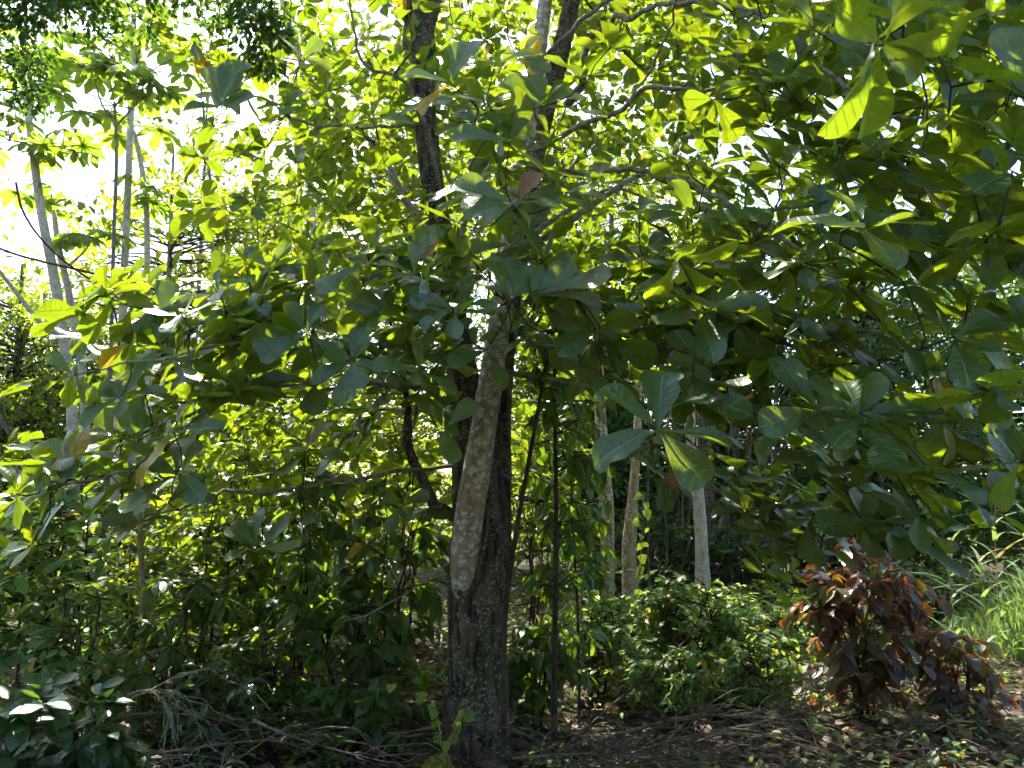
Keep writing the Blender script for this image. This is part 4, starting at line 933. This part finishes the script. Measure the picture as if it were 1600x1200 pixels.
def far_woods():
    N = 26000
    d = rng.uniform(19, 27, N); x = rng.uniform(-26, 26, N); top = 3.6 + 1.2 * np.sin(x * .7) + .8 * np.sin(x * 1.9 + 1)
    p = np.column_stack((x, d, rng.random(N) * top))
    N2 = 34000  # unseen leaf ring added behind the viewpoint to block low sky light
    th = rng.uniform(math.pi * .93, math.pi * 2.07, N2); rr = rng.uniform(9, 15, N2); top = 6.0 + 1.2 * np.sin(th * 9) + .8 * np.sin(th * 23 + 1)
    p = np.vstack((p, np.column_stack((np.cos(th) * rr * 1.15, np.sin(th) * rr + 1.0, rng.random(N2) * top)))); N += N2
    o = link(bpy.data.objects.new("far_woods", scatter_mesh("far_woods", TINY, p, rng.normal(0, 1, (N, 3)), rng.normal(0, .6, (N, 3)) + np.array((0, 0, 1.)), rng.uniform(.16, .34, N), M['fine_mid'])))
    tag(o, "distant green woodland closing the view between the trunks, plus an added unseen leaf ring shading from behind", None, kind="stuff")
far_woods()
# copper-leaved shrubs
CP = "copper-leaved shrubs"
shrub("copper_shrub", "large purple and copper leaved shrub at lower right", "shrub", 1325, 5.6, 1.24, .54, ELL, ELL, M['copper'], .15, 120, 6, 290, n_stem=12, droop=.6, low=.02, group=CP, stem_r=.01)
shrub("copper_shrub", "smaller copper-red shrub trailing to the right of the large purple one", "shrub", 1460, 5.5, .68, .4, ELL, ELL, M['copper'], .13, 56, 6, 160, n_stem=7, droop=.6, low=.02, group=CP, stem_r=.008)

# vine with heart-shaped leaves at the foot of the trunk
def heart_vine(label, pix, n, leaf):
    s = limb(pix, .04); t = Tubes(); t.add(s[:, :3], s[:, 3], 5)
    rt = root("heart_leaf_vine", label, "vine", s[0, :3]); t.obj("stem", M['cane'], rt)
    i = np.linspace(1, len(s) - 1, n).astype(int)
    dv = np.array((0, -.15, -.9)) + rng.normal(0, .45, (n, 3)); nm = np.array((0, -.9, .35)) + rng.normal(0, .3, (n, 3))
    leaf_objects("leaf", HEART, s[i, :3] + rng.normal(0, .02, (n, 3)), dv, nm, leaf * rng.uniform(.75, 1.15, n), M['heart'], rt)
heart_vine("heart-leaved vine at the left foot of the main trunk", [(690, 1160, 4.55, .004), (685, 1130, 4.5, .004), (672, 1095, 4.5, .003), (668, 1085, 4.5, .002)], 7, .085)
heart_vine("heart-leaved vine creeping across the front of the main trunk foot", [(700, 1170, 4.5, .004), (715, 1120, 4.5, .004), (730, 1105, 4.48, .003), (745, 1120, 4.48, .002)], 6, .085)
heart_vine("heart-leaved vine dangling beside the tan trunks", [(1008, 770, 9.4, .005), (1004, 830, 9.4, .005), (1000, 880, 9.4, .005), (998, 925, 9.4, .004)], 16, .15)

# ------------------------------------------------------------------ tall grass on the right
def grass():
    N = 2000
    px = rng.uniform(1450, 1740, N); d = rng.uniform(7.6, 11.0, N)
    b = np.array([G(a, c) for a, c in zip(px, d)])
    tall = np.clip((px - 1450) / 220, 0.12, 1)
    v = np.column_stack((rng.normal(0, .28, N), rng.normal(0, .28, N), np.ones(N)))
    nm = np.column_stack((rng.normal(0, 1, N), rng.normal(0, 1, N), rng.normal(0, .3, N)))
    o = link(bpy.data.objects.new("grass", scatter_mesh("grass", BLADE, b, v, nm, rng.uniform(.35, 1.0, N) * tall + .15, M['grass'], rng.uniform(.7, 1.5, N))))
    tag(o, "bright tall grass thicket along the right edge", None, kind="stuff")
grass()
def reed(label, px, d, h, n):
    b = G(px, d); rt = root("reed_plant", label, "reed", b, "tall reed plants by the grass")
    top = b + np.array((rng.normal(0, .06), 0, h)); p = bend(b - np.array((0, 0, .05)), top, 0, .03, 10)
    t = Tubes(); t.add(p, np.linspace(.009, .003, 10), 6); t.obj("stem", M['cane'], rt)
    i = np.linspace(2, 9, n).astype(int); a = np.arange(n) * 2.7 + rng.uniform(0, 3)
    dv = np.column_stack((np.cos(a) * .8, np.sin(a) * .8, rng.uniform(.5, 1.2, n)))
    leaf_objects("blade", BLADE[1:3], p[i], dv, np.tile((0, 0, 1.), (n, 1)) + rng.normal(0, .1, (n, 3)), rng.uniform(.45, .75, n) * min(1, h), M['grass'], rt, np.full(n, 1.8))
reed("slender reed nearest the copper shrub", 1452, 8.2, 1.05, 9)
reed("slender reed standing second from the copper shrub", 1468, 8.0, 1.1, 9)
reed("short arching reed between the slender reeds and the tall ones", 1508, 7.6, .95, 8)
reed("tall reed rising above the grass", 1545, 8.0, 1.6, 14)
reed("tallest leafy reed at the right edge", 1580, 7.8, 1.75, 16)
reed("dense leafy reed cut by the right edge", 1605, 7.5, 1.5, 14)

# ------------------------------------------------------------------ forest floor
def floor_litter():
    N = 9500
    d = 3.2 + 9 * rng.random(N) ** 1.7; px = rng.uniform(-150, 1750, N)
    p = np.array([G(a, c) for a, c in zip(px, d)]); p[:, 2] += rng.uniform(.005, .05, N)
    v = np.column_stack((rng.normal(0, 1, N), rng.normal(0, 1, N), rng.normal(0, .25, N)))
    nm = np.column_stack((rng.normal(0, .35, N), rng.normal(0, .35, N), np.ones(N)))
    o = link(bpy.data.objects.new("leaf_litter", scatter_mesh("leaf_litter", OBO_LO + LAN, p, v, nm, rng.uniform(.06, .17, N) * np.where(rng.random(N) < .12, 1.5, 1.0), M['litter'])))
    tag(o, "brown fallen leaves covering the forest floor", None, kind="stuff")
    t = Tubes()
    for _ in range(2600):
        c = G(rng.uniform(-100, 1700), 3.5 + 5 * rng.random() ** 1.5); c[2] += rng.uniform(.01, .08)
        a = rng.uniform(0, 6.28); L = rng.uniform(.12, .6)
        e = c + np.array((math.cos(a) * L, math.sin(a) * L, abs(rng.normal(.0, .09))))
        t.add(bend(c, e, -.05, .08, 5), np.linspace(rng.uniform(.0015, .0045), .001, 5), 4)
    o = t.obj("twig_litter", M['dry']); tag(o, "thin dead twigs strewn over the fallen leaves", None, kind="stuff")
    # seedlings and herbs
    N = 1500
    c = np.array([G(rng.uniform(-100, 1750), 4.0 + 7 * rng.random() ** 1.1) for _ in range(N)])
    per = 7; pos = np.repeat(c, per, 0); h = np.repeat(rng.uniform(.02, .22, N), per) * rng.uniform(.4, 1, N * per)
    pos[:, 2] += h; pos[:, :2] += rng.normal(0, .05, (N * per, 2))
    v = np.column_stack((rng.normal(0, 1, N * per), rng.normal(0, 1, N * per), rng.normal(.15, .3, N * per)))
    o = link(bpy.data.objects.new("ground_cover", scatter_mesh("ground_cover", ELL_LO, pos, v, np.array((0, 0, 1.)) + rng.normal(0, .3, (N * per, 3)), rng.uniform(.03, .085, N * per), M['herb'])))
    tag(o, "low green seedlings and herbs dotting the forest floor", None, kind="stuff")
floor_litter()

def dry_branch(label, pix, r, side=5, group=None, mat='dry', name="dry_branch"):
    r *= .7; side *= 2
    s = limb([(a, b, d, r * (1 - .7 * i / max(1, len(pix) - 1))) for i, (a, b, d) in enumerate(pix)], .05)
    for k in range(len(s)): s[k, 2] = max(s[k, 2], gz(s[k, 0], s[k, 1]) + s[k, 3] * .6)
    rt = root(name, label, "branch", s[0, :3], group)
    t = Tubes(); t.add(s[:, :3], s[:, 3], 7, .08, seed=pix[0][0]); t.obj("limb", M[mat], rt)
    if side:
        t = Tubes()
        for _ in range(side):
            k = int(rng.integers(len(s) // 4, len(s) - 1)); a = s[k, :3]
            e = a + rng.normal(0, 1, 3) * np.array((.22, .16, .09)) + (s[min(k + 3, len(s) - 1), :3] - a) * 1.5
            e[2] = max(e[2], gz(e[0], e[1]) + .01)
            t.add(bend(a, e, -.1, .08, 6), np.linspace(s[k, 3] * .5, .0015, 6), 4)
        t.obj("side_twigs", M[mat], rt, "stuff")
DB = "dead branches lying on the forest floor"
dry_branch("thin bare branch slanting down from the left of the main trunk", [(702, 880, 4.9), (680, 893, 4.9), (655, 915, 4.85), (620, 935, 4.8), (570, 962, 4.75), (530, 972, 4.7)], .013, 2, None, 'branch')
dry_branch("pale dry branch arching over the twig heap at lower left", [(180, 1100, 4.2), (215, 1080, 4.2), (245, 1085, 4.2), (265, 1110, 4.15), (275, 1150, 4.1)], .008, 8, DB, 'dry_pale')
dry_branch("dry branch lying through the twig heap toward the dark shrub", [(150, 1130, 4.3), (230, 1115, 4.3), (320, 1120, 4.35), (390, 1140, 4.4)], .009, 9, DB)
dry_branch("curved dry branch low in front of the dark shrubs", [(230, 1180, 4.2), (330, 1165, 4.25), (430, 1158, 4.3), (500, 1180, 4.3)], .01, 8, DB)
dry_branch("dark fallen limb rising between the dark shrubs and the trunk", [(395, 1125, 4.6), (440, 1145, 4.6), (520, 1170, 4.5), (600, 1190, 4.4)], .016, 5, DB, 'branch')
dry_branch("tangled dry branch across the foot of the main trunk", [(610, 1150, 4.6), (690, 1135, 4.55), (780, 1135, 4.55), (850, 1160, 4.5)], .008, 9, DB)
dry_branch("long pale dry stick slanting right of the main trunk", [(845, 1190, 4.4), (900, 1150, 4.7), (980, 1080, 5.4), (1060, 1010, 5.9), (1100, 975, 6.1)], .008, 4, DB)
dry_branch("thick grey dead branch topping the brush heap before the pale bush", [(930, 1160, 4.9), (1010, 1135, 5.0), (1100, 1118, 5.1), (1200, 1122, 5.1), (1260, 1140, 5.0)], .018, 14, DB)
dry_branch("grey dead branch low in the brush heap before the copper shrub", [(980, 1180, 4.7), (1080, 1150, 4.8), (1190, 1150, 4.8), (1290, 1175, 4.7)], .015, 14, DB)
dry_branch("crooked dead branch at the right end of the brush heap", [(1090, 1160, 4.9), (1160, 1135, 5.0), (1250, 1110, 5.1), (1300, 1075, 5.1), (1325, 1050, 5.1)], .009, 10, DB)
dry_branch("dead branch lying at the bottom edge below the brush heap", [(800, 1185, 4.4), (930, 1178, 4.4), (1060, 1190, 4.35), (1180, 1198, 4.3)], .012, 10, DB)
dry_branch("dead branch under the copper shrub's right side", [(1330, 1160, 4.8), (1420, 1145, 4.9), (1500, 1125, 5.0), (1570, 1080, 5.3)], .009, 9, DB)

for k in range(36):
    lft = k >= 24
    px = rng.uniform(170, 330) if lft else rng.uniform(820, 1330); d = rng.uniform(4.1, 4.5) if lft else rng.uniform(4.4, 5.2); a = G(px, d); L_ = rng.uniform(.35, .9); an = rng.normal(0, .5) + (math.pi if rng.random() < .5 else 0)
    pts = [np.append(a + np.array((math.cos(an) * L_ * t, math.sin(an) * L_ * t, .02 + rng.uniform(.05, .2) * math.sin(t * 3))), .007 * (1 - .7 * t)) for t in np.linspace(0, 1, 5)]
    q = spline(pts, .04)
    rt = root("dead_branch", "thin branch coloured a sunlit pale tone, tangled in the twig heap at lower left" if lft else "thin curved dead branch tangled in the brush heap before the pale bush", "branch", a, "sunlit-toned branches of the left twig heap" if lft else "tangled branches of the brush heap")
    t = Tubes(); t.add(q[:, :3], q[:, 3], 6); t.obj("limb", M['dry_pale' if lft else 'dry'], rt); t = Tubes()
    for _ in range(9):
        j = int(rng.integers(2, len(q) - 1)); e = q[j, :3] + rng.normal(0, 1, 3) * np.array((.2, .14, .07)); e[2] = max(e[2], gz(e[0], e[1]) + .01)
        t.add(bend(q[j, :3], e, -.15, .1, 6), np.linspace(.0035, .001, 6), 4)
    t.obj("side_twigs", M['dry_pale' if lft else 'dry'], rt, "stuff")

def mossy_stone():
    import bmesh
    bm = bmesh.new(); bmesh.ops.create_icosphere(bm, subdivisions=4, radius=1)
    for v in bm.verts:
        k = 1 + .25 * mnoise.noise(v.co * 1.7) + .12 * mnoise.noise(v.co * 5) + .05 * mnoise.noise(v.co * 13)
        v.co = Vector((v.co.x * .09, v.co.y * .09, v.co.z * .11)) * k
    me = bpy.data.meshes.new("mossy_stump"); bm.to_mesh(me); bm.free(); me.materials.append(M['moss'])
    for p in me.polygons: p.use_smooth = True
    o = link(bpy.data.objects.new("mossy_stump", me)); g = G(692, 4.55); o.location = (g[0], g[1], g[2] + .06)
    tag(o, "small yellow-mossed stump low before the main trunk", "stump")
mossy_stone()

def rusty_frond():
    b = P(955, 1180, 4.55); b[2] = gz(b[0], b[1]) + .05
    rt = root("dead_frond", "rusty red dead frond lying in the brush heap", "frond", b)
    e = b + np.array((.28, .12, .07)); p = bend(b, e, -.1, .02, 8); t = Tubes(); t.add(p, np.linspace(.006, .002, 8), 5); t.obj("stem", M['rust'], rt)
    n = 12; i = np.linspace(0, 7, n).astype(int); sgn = np.where(np.arange(n) % 2, 1, -1)
    dv = np.column_stack((rng.normal(.6, .2, n), sgn * .6, rng.normal(.15, .2, n)))
    leaf_objects("leaf", LAN, p[i], dv, np.tile((0, -.2, 1.), (n, 1)) + rng.normal(0, .3, (n, 3)), rng.uniform(.08, .14, n), M['dry_leaf'], rt)
rusty_frond()


# ------------------------------------------------------------------ humid air
def haze():
    k = NT("humid_air"); v = k.n("VolumePrincipled")
    v.inputs["Color"].default_value = (.92, .96, 1.0, 1); v.inputs["Density"].default_value = .0004; v.inputs["Anisotropy"].default_value = .35
    k.l(v.outputs[0], k.out.inputs["Volume"])
    x0, x1, y0, y1, z0, z1 = -40.0, 40.0, -12.0, 34.0, -1.2, 13.5
    V = np.array([(x, y, z) for z in (z0, z1) for y in (y0, y1) for x in (x0, x1)])
    F = np.array([(0, 2, 3, 1), (4, 5, 7, 6), (0, 1, 5, 4), (2, 6, 7, 3), (0, 4, 6, 2), (1, 3, 7, 5)])
    o = link(bpy.data.objects.new("haze", mesh_np("haze", V, F, k.m, smooth=False)))
    tag(o, "faint humid haze in the air between the trees", None, kind="stuff")
haze()
